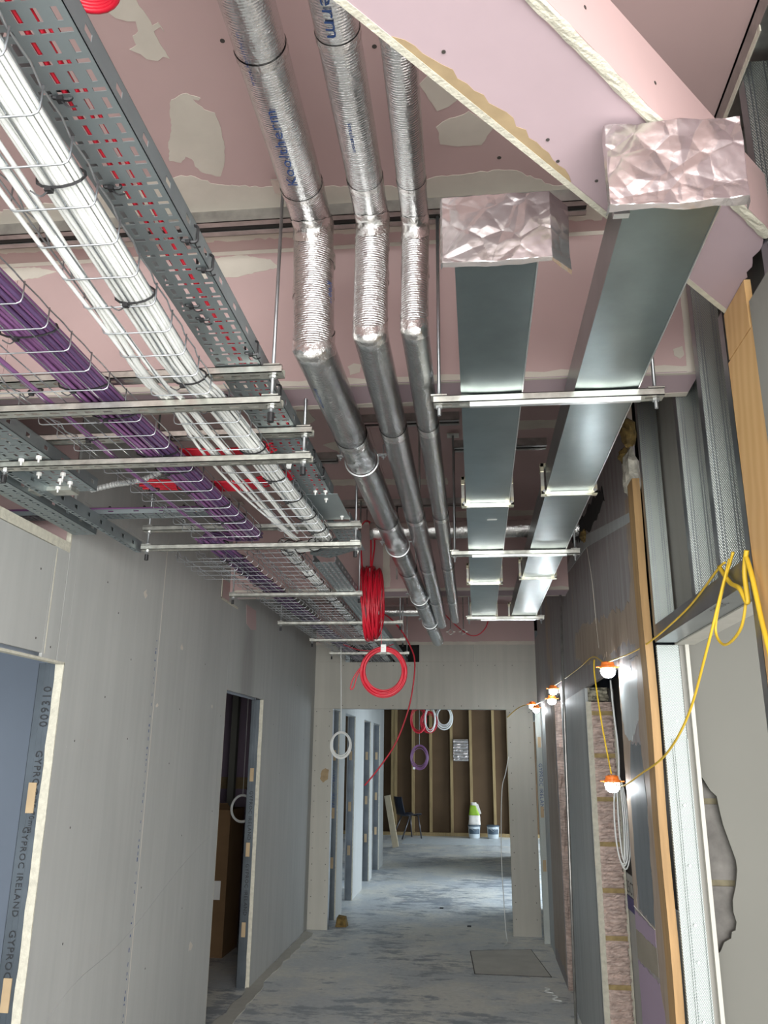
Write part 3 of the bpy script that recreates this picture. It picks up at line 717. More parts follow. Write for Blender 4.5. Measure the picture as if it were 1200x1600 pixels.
stud(3.00, 2.06, ZC-.03); stud(2.44, 2.06, ZC-.03); stud(2.17, 2.06, ZC-.03)
M().box(XR, XR+.0015, 1.93, 1.965, 0, 2.75).box(XR, XR+.07, 1.93, 1.9312, 0, 2.75).build('metal_stud', 'stud_zinc_plain', ws)
stud(1.60, 2.5, ZC-.03); stud(1.30, 2.5, ZC-.03)
# header track
hd = M().box(XR-.003, XR-.0015, 1.95, 3.01, 2.052, 2.11).box(XR-.003, XR+.073, 1.95, 3.01, 2.05, 2.0515).box(XR+.0715, XR+.073, 1.95, 3.01, 2.05, 2.11)
hd.build('header_track', 'stud_zinc_plain', ws)
M().box(XR+.073, XR+.14, 1.95, 3.05, 2.045, 2.06).build('header_board', 'grey_board_pale', ws)
text_on('print', 'GYPROC', .03, (XR+.02, 2.35, 2.0492), (0, -1, 0), (-1, 0, 0), 'print_black', ws)
# top track and its board edge
M().box(XR-.003, XR+.075, -.5, 3.05, ZC-.012, ZC).box(XR-.003, XR-.0015, -.5, 3.05, ZC-.06, ZC).build('top_track', 'rail_dark', ws)
M().box(XR-.004, XR-.001, 1.47, 2.25, ZC-.075, ZC-.058).build('track_edge', 'gypsum_edge', ws)
M().box(XR+.03, XR+.045, -.5, 1.46, 2.55, ZC).build('upper_board', 'mauve_board', ws)
M().box(XR+.018, XR+.03, 1.455, 1.475, 2.55, 3.16).build('board_edge', 'gypsum_edge', ws)
M().box(XR+.06, XR+.072, 1.5, 1.93, 2.45, 2.86).build('upper_backing', 'grey_backing', ws)
# far jamb stud (two lapped pieces) below the header, board edge beside it
jm = M().box(XR+.015, XR+.086, 3.05, 3.0515, 0, 2.045)
jm.build('stud_web', 'stud_bright', ws)
M().box(XR+.008, XR+.018, 3.042, 3.06, 0, 2.045).box(XR+.084, XR+.088, 3.044, 3.06, 0, 1.72).box(XR+.034, XR+.037, 3.045, 3.05, 0, 2.045).box(XR+.041, XR+.043, 3.046, 3.05, 0, 2.045).build('metal_stud', 'stud_bright', ws)
M().box(XR+.016, XR+.082, 3.044, 3.05, 1.72, 2.045).build('stud_splice', 'stud_bright', ws)
for z in (.35, .62, .85, 1.02, 1.13, 1.31, 1.5, 1.78): M().cyl((XR+.055, 3.040, z), (XR+.055, 3.05, z), .004, 8).build('rivet', 'bright_zinc', ws)
M().box(XR+.088, XR+.104, 3.052, 3.075, 0, 2.045).build('board_edge', 'grey_backing', ws)
M().box(XR+.104, XR+.117, 3.03, 3.075, 0, 2.045).build('board_edge', 'grey_board_pale', ws)
# wall of the side room running away behind the opening, with a broken hole showing blockwork
hole = [(.785, 1.60), (.795, 1.585), (.815, 1.548), (.835, 1.528), (.84, 1.48), (.847, 1.434), (.862, 1.378), (.877, 1.322), (.878, 1.292), (.868, 1.242), (.853, 1.197), (.851, 1.16), (.858, 1.13), (.852, 1.105), (.84, 1.10), (.835, 1.08), (.812, 1.068), (.797, 1.04), (.785, 1.03)]
rect_out = []
N = len(hole)
vs = [(x, 3.12, z) for x, z in hole]
mbh = M()
ring = [(.767, 2.2), (4.1, 2.2), (4.1, 0), (.767, 0)]
# panel as strips: right of the hole, above and below
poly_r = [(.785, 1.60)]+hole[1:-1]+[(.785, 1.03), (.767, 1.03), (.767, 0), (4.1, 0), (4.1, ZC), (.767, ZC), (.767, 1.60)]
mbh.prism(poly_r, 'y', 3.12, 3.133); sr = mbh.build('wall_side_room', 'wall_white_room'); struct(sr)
bk = M().box(.76, 1.0, 3.150, 3.2, .98, 1.235).build('block', 'grey_block', sr)
M().box(.76, 1.0, 3.152, 3.2, 1.255, 1.50).build('block', 'grey_block', sr)
M().box(.76, 1.0, 3.153, 3.2, 1.52, 1.65).build('block', 'grey_block', sr)
M().box(.76, 1.0, 3.158, 3.2, 1.235, 1.255).box(.76, 1.0, 3.158, 3.2, 1.50, 1.52).build('mortar_joint', 'mortar_grey', sr)

# ================================================================== loose items on the right wall
t = M(); n = 30
path = [(XR-.014+.002*math.sin(i*.7), 3.115+.003*math.sin(i*.5), 2.69*i/n) for i in range(n+1)]
for i in range(n):
    a, b_ = path[i], path[i+1]
    t.add([(a[0]-.014, a[1]-.05, a[2]), (a[0]+.014, a[1]-.05, a[2]), (a[0]+.014, a[1]+.05, a[2]), (a[0]-.014, a[1]+.05, a[2]),
           (b_[0]-.014, b_[1]-.05, b_[2]), (b_[0]+.014, b_[1]-.05, b_[2]), (b_[0]+.014, b_[1]+.05, b_[2]), (b_[0]-.014, b_[1]+.05, b_[2])],
          [(0, 1, 5, 4), (1, 2, 6, 5), (2, 3, 7, 6), (3, 0, 4, 7)]+([(0, 3, 2, 1)] if i == 0 else [])+([(4, 5, 6, 7)] if i == n-1 else []))
tag(t.build('timber_batten', 'timber'), 'long rough orange-brown timber batten fixed upright beside the steel door stud', 'batten')
pl = thing('plywood_board', 'orange plywood board fixed upright at far right beside the steel studs', 'board', (XR+.005, 1.85, 2.0))
M().box(XR-.001, XR+.014, 1.74, 1.925, .3, 2.60).build('lower_sheet', 'timber_cream', pl)
M().box(XR-.001, XR+.014, 1.755, 1.915, 2.604, 2.73).build('upper_sheet', 'timber_cream', pl)
MATS['plywood'] = None
m, nt, b = nodes('plywood')
wv = nt.nodes.new('ShaderNodeTexWave'); wv.wave_type = 'RINGS'; wv.inputs['Scale'].default_value = 3.0; wv.inputs['Distortion'].default_value = 5; wv.inputs['Detail'].default_value = 2
nt.links.new(pos(nt, (1, 2.5, 1)), wv.inputs['Vector'])
nt.links.new(ramp(nt, wv.outputs['Fac'], [(0, (.60, .36, .15)), (1, (.66, .42, .19))]), b.inputs['Base Color']); b.inputs['Roughness'].default_value = .5
for o in pl.children: o.data.materials[0] = m
gb = M().box(XR-.003, XR+.01, 1.45, 1.735, 1.9, 2.66).build('offcut_board', 'grey_backing'); tag(gb, 'grey plasterboard offcut standing right of the orange plywood board', 'board')

# coil of pale cables hanging in the knocked-through doorway
cb = thing('cable_coil', 'pale grey cables hanging coiled in the dark doorway beside rough blocks', 'cable', (XR+.10, 4.2, 1.0))
def loop(c, rx, rz, r, parent, mat, seed=0, tilt=(1, 0, 0), n=28, name='cable_turn', ax=(1, 0, 0), drop=(0, 0, 1)):
    rnd = random.Random(seed); A = Vector(ax).normalized(); B = Vector(drop).normalized(); N_ = A.cross(B)
    ph = rnd.uniform(0, 6)
    pts = [Vector(c)+A*(rx*(1+.02*math.sin(2*t_+ph))*math.cos(t_))+B*(rz*(1+.02*math.cos(3*t_+ph))*math.sin(t_))+N_*(.004*math.sin(2*t_+ph)) for t_ in [2*PI*i/n for i in range(n)]]
    return M().tube(pts, r, 6, closed=True).build(name, mat, parent, smooth=True)
for i in range(6):
    loop((XR+.075+.006*(i % 3), 4.5+.01*i, 1.37-.01*i), .012+.005*i, .20, .004, cb, 'white_cable', i, ax=(1, -.25, 0))
M().tube(smooth_path([(XR+.07, 4.5, 2.05), (XR+.075, 4.5, 1.9), (XR+.085, 4.5, 1.7), (XR+.08, 4.5, 1.56)], 5), .005, 6).build('cable_tail', 'white_cable', cb, smooth=True)

# leaning dark conduit
tag(M().tube([(.60, 5.60, 2.72), (.585, 5.60, 1.9), (.57, 5.58, 1.0), (.555, 5.57, 0.0)], .009, 8).build('dark_conduit', 'rail_dark', smooth=True), 'thin dark conduit running from ceiling down beside the rough right wall', 'conduit')

# ================================================================== festoon lamps
lampm = {}
def festoon(loc, label, upright=True, light=6):
    t = thing('festoon_lamp', label, 'lamp', loc, 'orange festoon lamps along the right wall')
    x, y, z = loc
    M().lathe([(.028, .0), (.036, .006), (.036, .014), (.030, .018), (.028, .030), (.020, .034)], (x, y, z), 20).build('housing', 'lamp_orange', t, smooth=False)
    e = M()
    for s_ in (-1, 1): e.box(x+s_*.042-.010, x+s_*.042+.010, y-.006, y+.006, z+.007, z+.012)
    e.build('hanging_lug', 'lamp_orange', t)
    rb = M()
    for i in range(10):
        a = 2*PI*i/10; rb.tube([(x+.010*math.cos(a), y+.010*math.sin(a), z+.035), (x+.027*math.cos(a), y+.027*math.sin(a), z+.031)], .0012, 4)
    rb.build('housing_ribs', 'lamp_orange', t)
    M().lathe([(.031, .002), (.033, -.008), (.030, -.022), (.020, -.034), (.006, -.038)], (x, y, z), 20).build('diffuser', 'lamp_glow', t, smooth=True)
festoon((.60, 3.80, 2.035), 'round orange festoon lamp glowing at top, nearest on the plastered wall')
festoon((.60, 3.89, 1.545), 'round orange festoon lamp hanging low in front of the rough cut blocks')
festoon((.60, 6.45, 2.15), 'orange festoon lamp, upper of the close pair left of the smooth grey wall')
festoon((.60, 6.60, 2.085), 'orange festoon lamp, lower of the close pair left of the smooth grey wall')
festoon((.56, 8.22, 2.14), 'small orange festoon lamp furthest away by the end wall, upper one')
festoon((.585, 8.1, 2.10), 'small orange festoon lamp furthest away by the end wall, lower one')
yc = thing('festoon_cable', 'thin yellow lamp cable looped from the steel header past the orange lamps', 'cable', (.60, 3.0, 1.5))
def seg(pts, r=.0032, mat='yellow_cable', parent=yc, name='cable_run', n=8, k=6):
    return M().tube(smooth_path(pts, n), r, k).build(name, mat, parent, smooth=True)
seg([(.640, 2.10, 2.13), (.638, 2.16, 2.125), (.642, 2.5, 2.085), (.63, 2.93, 2.055), (.62, 3.3, 2.05), (.60, 3.76, 2.065)])
seg([(.60, 3.84, 2.065), (.61, 4.0, 2.09), (.62, 4.4, 2.16), (.63, 5.0, 2.17), (.63, 5.8, 2.18), (.61, 6.42, 2.18)])
seg([(.61, 4.27, 2.13), (.60, 4.22, 2.05), (.60, 4.09, 1.814), (.60, 3.90, 1.585)], .004)
seg([(.60, 3.86, 1.545), (.60, 3.6, 1.545), (.60, 3.2, 1.60), (.60, 2.78, 1.664), (.60, 2.45, 1.77), (.60, 2.2, 1.92), (.62, 2.11, 2.04), (.64, 2.06, 2.13)], .0036)
seg([(.641, 2.03, 2.14), (.63, 2.13, 2.05), (.625, 2.19, 1.97), (.625, 2.12, 1.925), (.63, 2.0, 1.95), (.64, 1.96, 2.03)], .0036)
seg([(.64, 2.15, 2.13), (.635, 2.06, 2.07), (.63, 1.98, 2.04), (.635, 1.95, 2.0), (.636, 1.95, 2.07), (.64, 1.93, 2.12)], .006)
seg([(.64, 1.94, 2.11), (.635, 1.90, 2.05), (.63, 1.86, 1.95), (.62, 1.80, 1.85)], .006)
seg([(.61, 6.6, 2.12), (.61, 7.2, 2.13), (.60, 8.2, 2.15)], .004, 'white_cable')
seg([(.56, 8.25, 2.16), (.45, 8.6, 2.14), (.335, 8.78, 2.05)], .004, 'yellow_cable')

# ================================================================== ceiling rails and hangers
def channel(x0, x1, y, z, w=.041, h=.021, mb=None, slots=False):
    """slotted strut along X: back at z..z+h, open upwards"""
    mb = mb or M()
    for s_ in (-1, 1):
        a_, b_ = sorted((y+s_*w/2, y+s_*.006)); mb.box(x0, x1, a_, b_, z, z+.0025)
    xx = x0
    while xx < x1: mb.box(xx, min(xx+.022, x1), y-.006, y+.006, z, z+.0025); xx += .05
    mb.box(x0, x1, y-w/2, y-w/2+.0025, z, z+h); mb.box(x0, x1, y+w/2-.0025, y+w/2, z, z+h)
    mb.box(x0, x1, y-w/2, y-w/2+.009, z+h-.002, z+h); mb.box(x0, x1, y+w/2-.009, y+w/2, z+h-.002, z+h)
    return mb
def rail(x0, x1, y, label):
    t = thing('channel_rail', label, 'rail', ((x0+x1)/2, y, ZC-.03))
    mb = M(); z = ZC-.042
    mb.box(x0, x1, y-.035, y-.033, z, ZC).box(x0, x1, y+.033, y+.035, z, ZC).box(x0, x1, y-.035, y-.012, z, z+.002).box(x0, x1, y+.012, y+.035, z, z+.002)
    mb.box(x0, x1, y-.033, y+.033, ZC-.002, ZC-.0005)
    mb.build('channel', 'rail_dark', t)
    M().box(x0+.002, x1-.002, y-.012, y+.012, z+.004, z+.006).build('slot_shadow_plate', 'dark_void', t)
    return t
RL = [rail(-4.0, .36, 2.085, 'long grey channel rail screwed under the ceiling before the first downstand'),
      rail(-.56, -.045, 3.66, 'short channel rail on the dark ceiling left of the wide ducts, nearest of them'),
      rail(-.085, .40, 4.03, 'short channel rail on the dark ceiling crossing behind both flat ducts'),
      rail(-.85, .22, 5.02, 'channel rail on the dark ceiling just before the second downstand'),
      rail(-1.35, -.72, 4.15, 'channel rail on the ceiling above the basket trays, past first downstand'),
      ]
ro = thing('channel_rail', 'channel rail at the ceiling beyond second downstand, above the pipe ends', 'rail', (-.3, 7.2, ZC-.03)); channel(-.9, .55, 7.2, ZC-.0215).build('channel', 'strut_zinc', ro)
def rod(mb, x, y, z0, z1, r=.005):
    return mb.cyl((x, y, z0), (x, y, z1), r, 8)
def hanger(name, label, x0, x1, y, tiers, rods, group=None):
    """tiers = bottoms of the channels; rods = x positions"""
    t = thing(name, label, 'hanger', ((x0+x1)/2, y, tiers[0]), group)
    for z in tiers: channel(x0, x1, y, z).build('channel', 'strut_zinc', t)
    for x in rods:
        rod(M(), x, y, tiers[0]-.03, ZC-.02).build('threaded_rod', 'rod_zinc', t, smooth=True)
        for z in tiers:
            M().cyl((x, y, z-.009), (x, y, z-.001), .010, 6).build('nut', 'bright_zinc', t)
            M().box(x-.022, x+.022, y-.021, y+.021, z+.0215, z+.0255).build('square_washer', 'strut_zinc', t)
            M().cyl((x, y, z+.0255), (x, y, z+.033), .009, 6).build('nut', 'bright_zinc', t)
        M().box(x-.03, x+.03, y-.03, y+.03, ZC-.026, ZC-.022).build('top_plate', 'strut_zinc', t)
    return t
ZLO, ZUP = 2.530, 2.618
LX = [(-1.75, -.487, 1.93, (-.515,)), (-1.52, -.488, 2.35, (-1.50, -.515)), (-1.478, -.482, 3.44, (-1.455, -.505))]
names = ['two-tier strut hanger nearest the camera under the left cable trays', 'two-tier strut hanger second from the camera under the left cable trays', 'two-tier strut hanger third along, where the left cable trays jog sideways']
H = []
for (x0, x1, y, rods), lb in zip(LX, names):
    H.append(hanger('trapeze_hanger', lb, x0, x1, y, (ZLO, ZUP), rods, 'hangers under the left cable trays'))
# dark plugs under some nuts
for h_, (x0, x1, y, rods) in zip(H, LX):
    for x in rods[-1:] if len(rods) == 1 else rods: M().cyl((x, y, ZLO-.045), (x, y, ZLO-.02), .009, 10).build('rod_cap', 'black_plastic', h_)
ZF = 2.60
for (x0, x1, y), lb in zip(((-1.515, -.675, 4.93), (-1.47, -.52, 6.06), (-1.41, -.58, 7.0), (-1.40, -.62, 7.95)),
        ('single strut hanger below the left trays right after the sideways jog', 'single strut hanger behind the tall red cable coil', 'single strut hanger above the round red cable coil', 'furthest single strut hanger, just before the end wall slot')):
    hh = hanger('trapeze_hanger', lb, x0, x1, y, (ZF,), (x0+.02, x1-.02), 'hangers under the left cable trays')
    for x in (x0+.02, x1-.02): M().cyl((x, y, ZF-.045), (x, y, ZF-.02), .008, 10).build('rod_cap', 'black_plastic', hh)
for (x0, x1, y), lb in zip(((-.095, .525, 2.09), (-.095, .515, 3.87), (-.04, .50, 5.80)),
        ('strut hanger carrying both flat metal ducts, nearest the camera', 'strut hanger carrying both flat metal ducts, middle one', 'strut hanger carrying both flat metal ducts at their far ends')):
    hh = hanger('trapeze_hanger', lb, x0, x1, y, (2.586,), (x0+.015, x1-.02), 'hangers under the flat ducts')
    M().box(x0+.1, x1-.06, y-.006, y+.006, 2.578, 2.586).build('slot_lip', 'bright_zinc', hh)
# extra rods in the dark bay
for i, (x, y, z0) in enumerate(((-.24, 3.7, 2.70), (-.08, 4.03, 2.74), (-.16, 3.66, 2.75), (-.47, 5.02, 2.72), (-.35, 5.02, 2.72))):
    tag(rod(M(), x, y, z0, ZC-.02).build('threaded_rod', 'rail_dark', smooth=True), ['dark threaded rod hanging between the second and third foil pipes', 'dark threaded rod left of the wide flat duct', 'dark threaded rod right behind the thin foil pipe', 'dark threaded rod left of the foil pipes at the second downstand', 'dark threaded rod hidden partly by the first foil pipe'][i], 'rod', 'rods in the dark ceiling bay')

# ================================================================== perforated trays
def perf_tray(name, label, x0, x1, y0, y1, z, fl=.05, cols=4, per=.0545, parent=None, xf=None, side=True, hole=True, up=1):
    t = parent or thing(name, label, 'cable tray', ((x0+x1)/2, (y0+y1)/2, z))
    W = x1-x0; cs = [x0+W*(i+.6)/(cols+.2) for i in range(cols)]
    xb = sorted(set([x0, x1]+[c+d for c in cs for d in (-.0046, .0046, -.0105, .0105)]))
    n = max(1, int(round((y1-y0)/per))); per = (y1-y0)/n
    yb = []
    for i in range(n):
        b0 = y0+i*per; yb += [b0+.003, b0+.003+per*.42, b0+per*.68, b0+per*.83]
    yb = [y0]+yb+[y1]
    vs = []; idx = {}; fs = []
    def V(i, j):
        if (i, j) not in idx: idx[(i, j)] = len(vs); vs.append((xb[i], yb[j], z))
        return idx[(i, j)]
    for j in range(len(yb)-1):
        ph = (j-1) % 4 if 0 < j < len(yb)-1 else -1
        for i in range(len(xb)-1):
            xm = (xb[i]+xb[i+1])/2; d = min(abs(xm-c) for c in cs)
            if hole and ((ph == 0 and d < .0046) or (ph == 2 and d < .0105)): continue
            fs.append((V(i, j), V(i+1, j), V(i+1, j+1), V(i, j+1)))
    mb = M().add(vs, fs)
    def fin(o):
        md = o.modifiers.new('thickness', 'SOLIDIFY'); md.thickness = .0014; md.offset = 1
    fin(mb.build('tray_base', 'tray_zinc', t, xf=xf))
    if side:
        for xx in (x0, x1):
            vs = []; fs = []; idx = {}
            zb = [z, z+fl*.35, z+fl*.65, z+fl*up]
            def V2(i, j):
                if (i, j) not in idx: idx[(i, j)] = len(vs); vs.append((xx, yb[j], zb[i]))
                return idx[(i, j)]
            for j in range(len(yb)-1):
                ph = (j-1) % 4 if 0 < j < len(yb)-1 else -1
                for i in range(3):
                    if i == 1 and ph == 0 and (j//4) % 2 == 0: continue
                    fs.append((V2(i, j), V2(i+1, j), V2(i+1, j+1), V2(i, j+1)))
            fin(M().add(vs, fs).build('tray_flange', 'tray_zinc', t, xf=xf))
            M().box(min(xx, xx), xx+(.006 if xx == x0 else -.006) if xx == x0 else xx, y0, y1, z+fl*up-.001, z+fl*up).build('tray_lip', 'tray_zinc', t, xf=xf) if xx == x0 else M().box(xx-.006, xx, y0, y1, z+fl*up-.001, z+fl*up).build('tray_lip', 'tray_zinc', t, xf=xf)
    return t
def cable_tie(parent, x0, x1, y, z0, z1, r=.0032, tail=True, tx=None):
    w = [(x0, y, z0), (x1, y+.004, z0-.002), (x1+.003, y+.004, (z0+z1)/2), (x1, y+.004, z1), (x0, y, z1), (x0-.002, y, (z0+z1)/2)]
    mb = M().tube(smooth_path(w+[w[0]], 4), r, 5)
    hx = tx if tx is not None else (x0+x1)/2
    mb.box(hx-.005, hx+.005, y-.004, y+.006, z0-.008, z0)
    if tail: mb.tube(smooth_path([(hx, y, z0-.005), (hx+.012, y+.006, z0-.014), (hx+.022, y+.012, z0-.008)], 4), .0018, 4)
    return mb.build('cable_tie', 'black_plastic', parent)
P1 = perf_tray('perforated_tray', 'long slotted steel cable tray running beside the white cable basket, nearest part', -.668, -.543, .55, 3.06, ZUP+.0235, .046)
# splice, widening plate and bolts near the jog
M().box(-.700, -.520, 3.02, 3.38, ZUP+.022, ZUP+.0235).build('splice_plate', 'tray_zinc', P1)
for (x, y) in ((-.60, 2.98), (-.56, 2.98), (-.575, 3.08), (-.55, 3.33)):
    M().cyl((x, y, ZUP+.006), (x, y, ZUP+.024), .003, 6).cyl((x, y, ZUP+.016), (x, y, ZUP+.0225), .008, 6).build('bolt', 'white_plastic', P1)
for (y, a, b_) in ((1.19, -.650, -.625), (1.36, -.566, -.538), (1.46, -.566, -.538), (1.84, -.566, -.538), (.98, -.640, -.615), (1.66, -.635, -.61), (2.62, -.566, -.538), (2.1, -.566, -.538), (2.8, -.566, -.538), (1.60, -.640, -.615)):
    cable_tie(P1, a, b_, y, ZUP+.021, ZUP+.055 if b_ > -.55 else ZUP+.035)
rc = thing('red_cable', 'red cables lying in the long slotted tray at top left', 'cable', (-.6, 2.0, ZUP+.03))
for i, xx in enumerate((-.592, -.604, -.582, -.572, -.614)):
    M().tube([(xx+.008*math.sin(y*2.2+i*.7), y, ZUP+.030) for y in [.5+.1*k for k in range(29)]], .0045, 6).build('cable', 'red_cable', rc, smooth=True)
# jog section and far section of the same tray
def rotz(a, c): c = Vector(c); return Matrix.Translation(c) @ Matrix.Rotation(a, 4, 'Z') @ Matrix.Translation(-c)
J = perf_tray('perforated_tray', 'short angled slotted tray piece turning left behind the red cable', -.63, -.53, 3.42, 3.80, ZUP+.022, .045)
perf_tray('', '', -.70, -.58, 3.86, 4.12, ZUP+.0235, .045, parent=J, xf=rotz(R(45), (-.64, 3.92, 0)))
M().box(-.63, -.53, 3.80, 3.94, ZUP+.0222, ZUP+.0235).build('corner_plate', 'tray_zinc', J)
M().cyl((-.57, 3.95, ZUP+.006), (-.57, 3.95, ZUP+.024), .003, 6).cyl((-.57, 3.95, ZUP+.014), (-.57, 3.95, ZUP+.0225), .008, 6).build('bolt', 'white_plastic', J)
PF = perf_tray('perforated_tray', 'slotted steel tray continuing beyond the jog towards the end wall slot', -.83, -.71, 4.12, 8.95, ZF+.0235, .045)
# left-hand trays
P2 = perf_tray('perforated_tray', 'wide slotted tray with bolt caps at far left, ending by the grey flexible conduit', -1.53, -1.335, 1.4, 2.66, ZLO+.025, .045, cols=5)
for (x, y) in ((-1.36, 2.30), (-1.43, 2.32), (-1.44, 2.45), (-1.36, 2.46), (-1.40, 2.52), (-1.38, 2.55), (-1.45, 2.60)):
    M().cyl((x, y, ZLO+.002), (x, y, ZLO+.025), .003, 6).cyl((x, y, ZLO+.013), (x, y, ZLO+.0235), .009, 8).build('bolt_cap', 'white_plastic', P2)
P3 = thing('perforated_angle', 'long perforated steel channel running along the left wall top', 'cable tray', (-1.50, 2.9, ZLO))
perf_tray('', '', -1.512, -1.492, 2.38, 3.46, ZLO-.004, .05, cols=1, parent=P3)
P4 = perf_tray('perforated_tray', 'slotted tray branching left over the door through the wall opening', -1.66, -1.56, 2.0, 3.15, ZLO-.002, .045, cols=2)
M().box(-1.60, -1.40, 2.60, 2.66, ZLO+.01, ZLO+.03).build('bracket', 'strut_zinc', P4)
P5 = perf_tray('perforated_tray', 'slotted tray crossing sideways under the purple cables to the left room', -1.0, -.92, -1.2, 1.9, ZUP-.02, .018, cols=3, xf=Matrix.Translation((-2.2, 4.15, 0)) @ Matrix.Rotation(R(-90), 4, 'Z') if False else Matrix(((0, 1, 0, -2.9), (1, 0, 0, 4.08), (0, 0, 1, 0), (0, 0, 0, 1))))
t = thing('cable_bundle', 'purple cables crossing left over the slotted side tray', 'cable', (-2.0, 3.03, ZUP))
for i in range(7):
    M().tube([(x, 3.09+.010*i+.004*math.sin(x*5+i), ZUP+.0+.006*(i % 2)) for x in [-4.0+.15*k for k in range(21)]], .006, 6).build('cable', 'purple_cable', t, smooth=True)
for x in (-1.18, -1.5, -1.35): cable_tie(t, x-.002, x+.002, 3.12, ZUP-.012, ZUP+.02, tail=False)

# ================================================================== wire baskets
def basket(label, x0, x1, ys, z, h=.052, xo=lambda y: 0, zo=lambda y: 0, nl=4, r=.0018, cw=.0018, side=(.5, 1.0)):
    W = x1-x0
    t = thing('wire_basket', label, 'cable tray', ((x0+x1)/2, (ys[0]+ys[-1])/2, z))
    rr = .012
    P = [(-W/2, 0, h), (-W/2, 0, rr), (-W/2+rr*.3, 0, rr*.3), (-W/2+rr, 0, 0), (W/2-rr, 0, 0), (W/2-rr*.3, 0, rr*.3), (W/2, 0, rr), (W/2, 0, h)]
    cm = M().tube(P, cw, 6).mesh('cross_wire'); cm.materials.append(MATS['wire_zinc'])
    cm.polygons.foreach_set('use_smooth', [True]*len(cm.polygons))
    for y in ys:
        shared('cross_wire', cm, 'wire_zinc', ((x0+x1)/2+xo(y), y, z+zo(y)), t)
    yy = [ys[0]-.04]+[y_ for a, b_ in zip(ys, ys[1:]) for y_ in (a, (a+b_)/2)]+[ys[-1], ys[-1]+.03]
    for k in range(nl+1):
        x = x0+W*k/nl
        if k in (0, nl): continue
        M().tube([(x+xo(y), y, z+zo(y)+.0045) for y in yy], r, 6).build('long_wire', 'wire_zinc', t, smooth=True)
    for xs_, sg in ((x0, 1), (x1, -1)):
        for f in side:
            M().tube([(xs_+sg*.0045+xo(y)-sg*(.010 if (i % 2 == 0 and 0 < i < len(yy)-1) and f == 1 else 0), y, z+zo(y)+h*f-(.008 if (i % 2 == 0 and 0 < i < len(yy)-1) and f == 1 else 0)) for i, y in enumerate(yy)], r, 6).build('side_wire', 'wire_zinc', t, smooth=True)
    return t
def ar(a, b_, s):
    o = []; x = a
    while x <= b_+1e-6: o.append(x); x += s
    return o
B1y = ar(.79, 1.86, .1055)
zb1 = ZLO+.0245
basket('wide wire basket tray holding the purple cables, nearest length at far left', -1.235, -.928, ar(.79, 3.33, .1055), zb1, xo=lambda y: .022*max(0, (y-1.9))/1.4, nl=6)
basket('narrower wire basket tray holding the white cables, nearest length', -.842+.0, -.648, ar(1.98, 3.36, .1055), zb1, xo=lambda y: .035*max(0, (y-2.0))/1.3, nl=4)
zs2 = lambda y: .035*(1.75-y)/.95-.035 if y < 1.75 else -.035
basket('wire basket tray holding the white cables at top left corner, sagging slightly', -.80, -.645, [.62, .72, .82, .92, 1.02, 1.12, 1.22, 1.32, 1.42, 1.52, 1.62, 1.72, 1.82], zb1, xo=lambda y: .03*(1.75-y)/.95 if y < 1.75 else 0, zo=zs2, nl=3)
zbf = ZF+.0245
basket('wire basket tray of purple cables beyond the jog, far left run', -1.42, -1.15, ar(4.0, 8.9, .1055), zbf+.0, nl=5, xo=lambda y: .05*(y-4)/5)
basket('wire basket tray of tightly tied white cables beyond the jog', -1.10, -.87, ar(3.9, 8.9, .1055), zbf, nl=5)
basket('small wire basket end hanging low at the left wall after the third hanger', -1.47, -1.22, ar(3.86, 4.3, .1055), zbf-.05, nl=4)

# ================================================================== cable bundles
def bundle(label, n, cx, cz, rad_x, rad_z, y0, y1, r, mat, seed=0, step=.12, ties=(), ztie=None, name='cable_bundle', splay=0., group=None, flat=True):
    rnd = random.Random(seed)
    t = thing(name, label, 'cable', (cx((y0+y1)/2), (y0+y1)/2, cz((y0+y1)/2)), group)
    ys = []; y = y0
    while y < y1: ys.append(y); y += step
    ys.append(y1)
    for i in range(n):
        # sunflower packing
        a = i*2.39996; q = math.sqrt((i+.5)/n); ox, oz = q*math.cos(a)*rad_x, q*math.sin(a)*rad_z
        ph = rnd.uniform(0, 6); am = rnd.uniform(.001, .004)
        pts = [(cx(y)+ox*(1+splay*math.sin(y*4+ph))+am*math.sin(y*6+ph), y, cz(y)+oz+.001*math.sin(y*9+ph)) for y in ys]
        M().tube(pts, r, 6).build('cable', mat if not isinstance(mat, (list, tuple)) else mat[i % len(mat)], t, smooth=True)
    for y in ties:
        x_, z_ = cx(y), cz(y); pts = [(x_+(rad_x+r+.002)*math.cos(a), y+.01*math.sin(a), z_+(rad_z+r+.002)*math.sin(a)) for a in [2*PI*k/14 for k in range(14)]]
        mb = M().tube(pts, .0026, 5, closed=True)
        a = -1.9; px, pz = x_+(rad_x+r+.002)*math.cos(a), z_+(rad_z+r+.002)*math.sin(a)
        mb.box(px-.006, px+.006, y-.012, y-.002, pz-.007, pz+.001).tube(smooth_path([(px, y-.008, pz-.004), (px-.015, y-.004, pz-.012), (px-.03, y-.012, pz-.006)], 4), .002, 4)
        mb.build('cable_tie', 'black_plastic', t)
    return t
wx = lambda y: (-.690+.03*(1.75-y)/.95 if y < 1.75 else (-.690+.035*max(0, y-2.0)/1.3))
wz = lambda y: zb1+.028+(zs2(y) if y < 1.75 else -.035*max(0, (1.95-y))/.2)
bundle('thick bundle of white data cables lying in the narrow wire basket', 26, wx, wz, .036, .021, .35, 3.42, .0046, 'white_cable', 1, ties=(1.08, 1.42, 1.79, 2.0, 2.35, 2.62, 2.86, 3.1, 3.3))
bundle('few loose white data cables strung left of the thick white bundle', 5, lambda y: -.79+.03*math.sin(y*1.7)+(.03*(1.75-y)/.95 if y < 1.75 else 0)+.03*max(0, y-2.2), lambda y: wz(y)-.018, .022, .004, .35, 3.42, .0045, 'white_cable', 2, splay=.6)
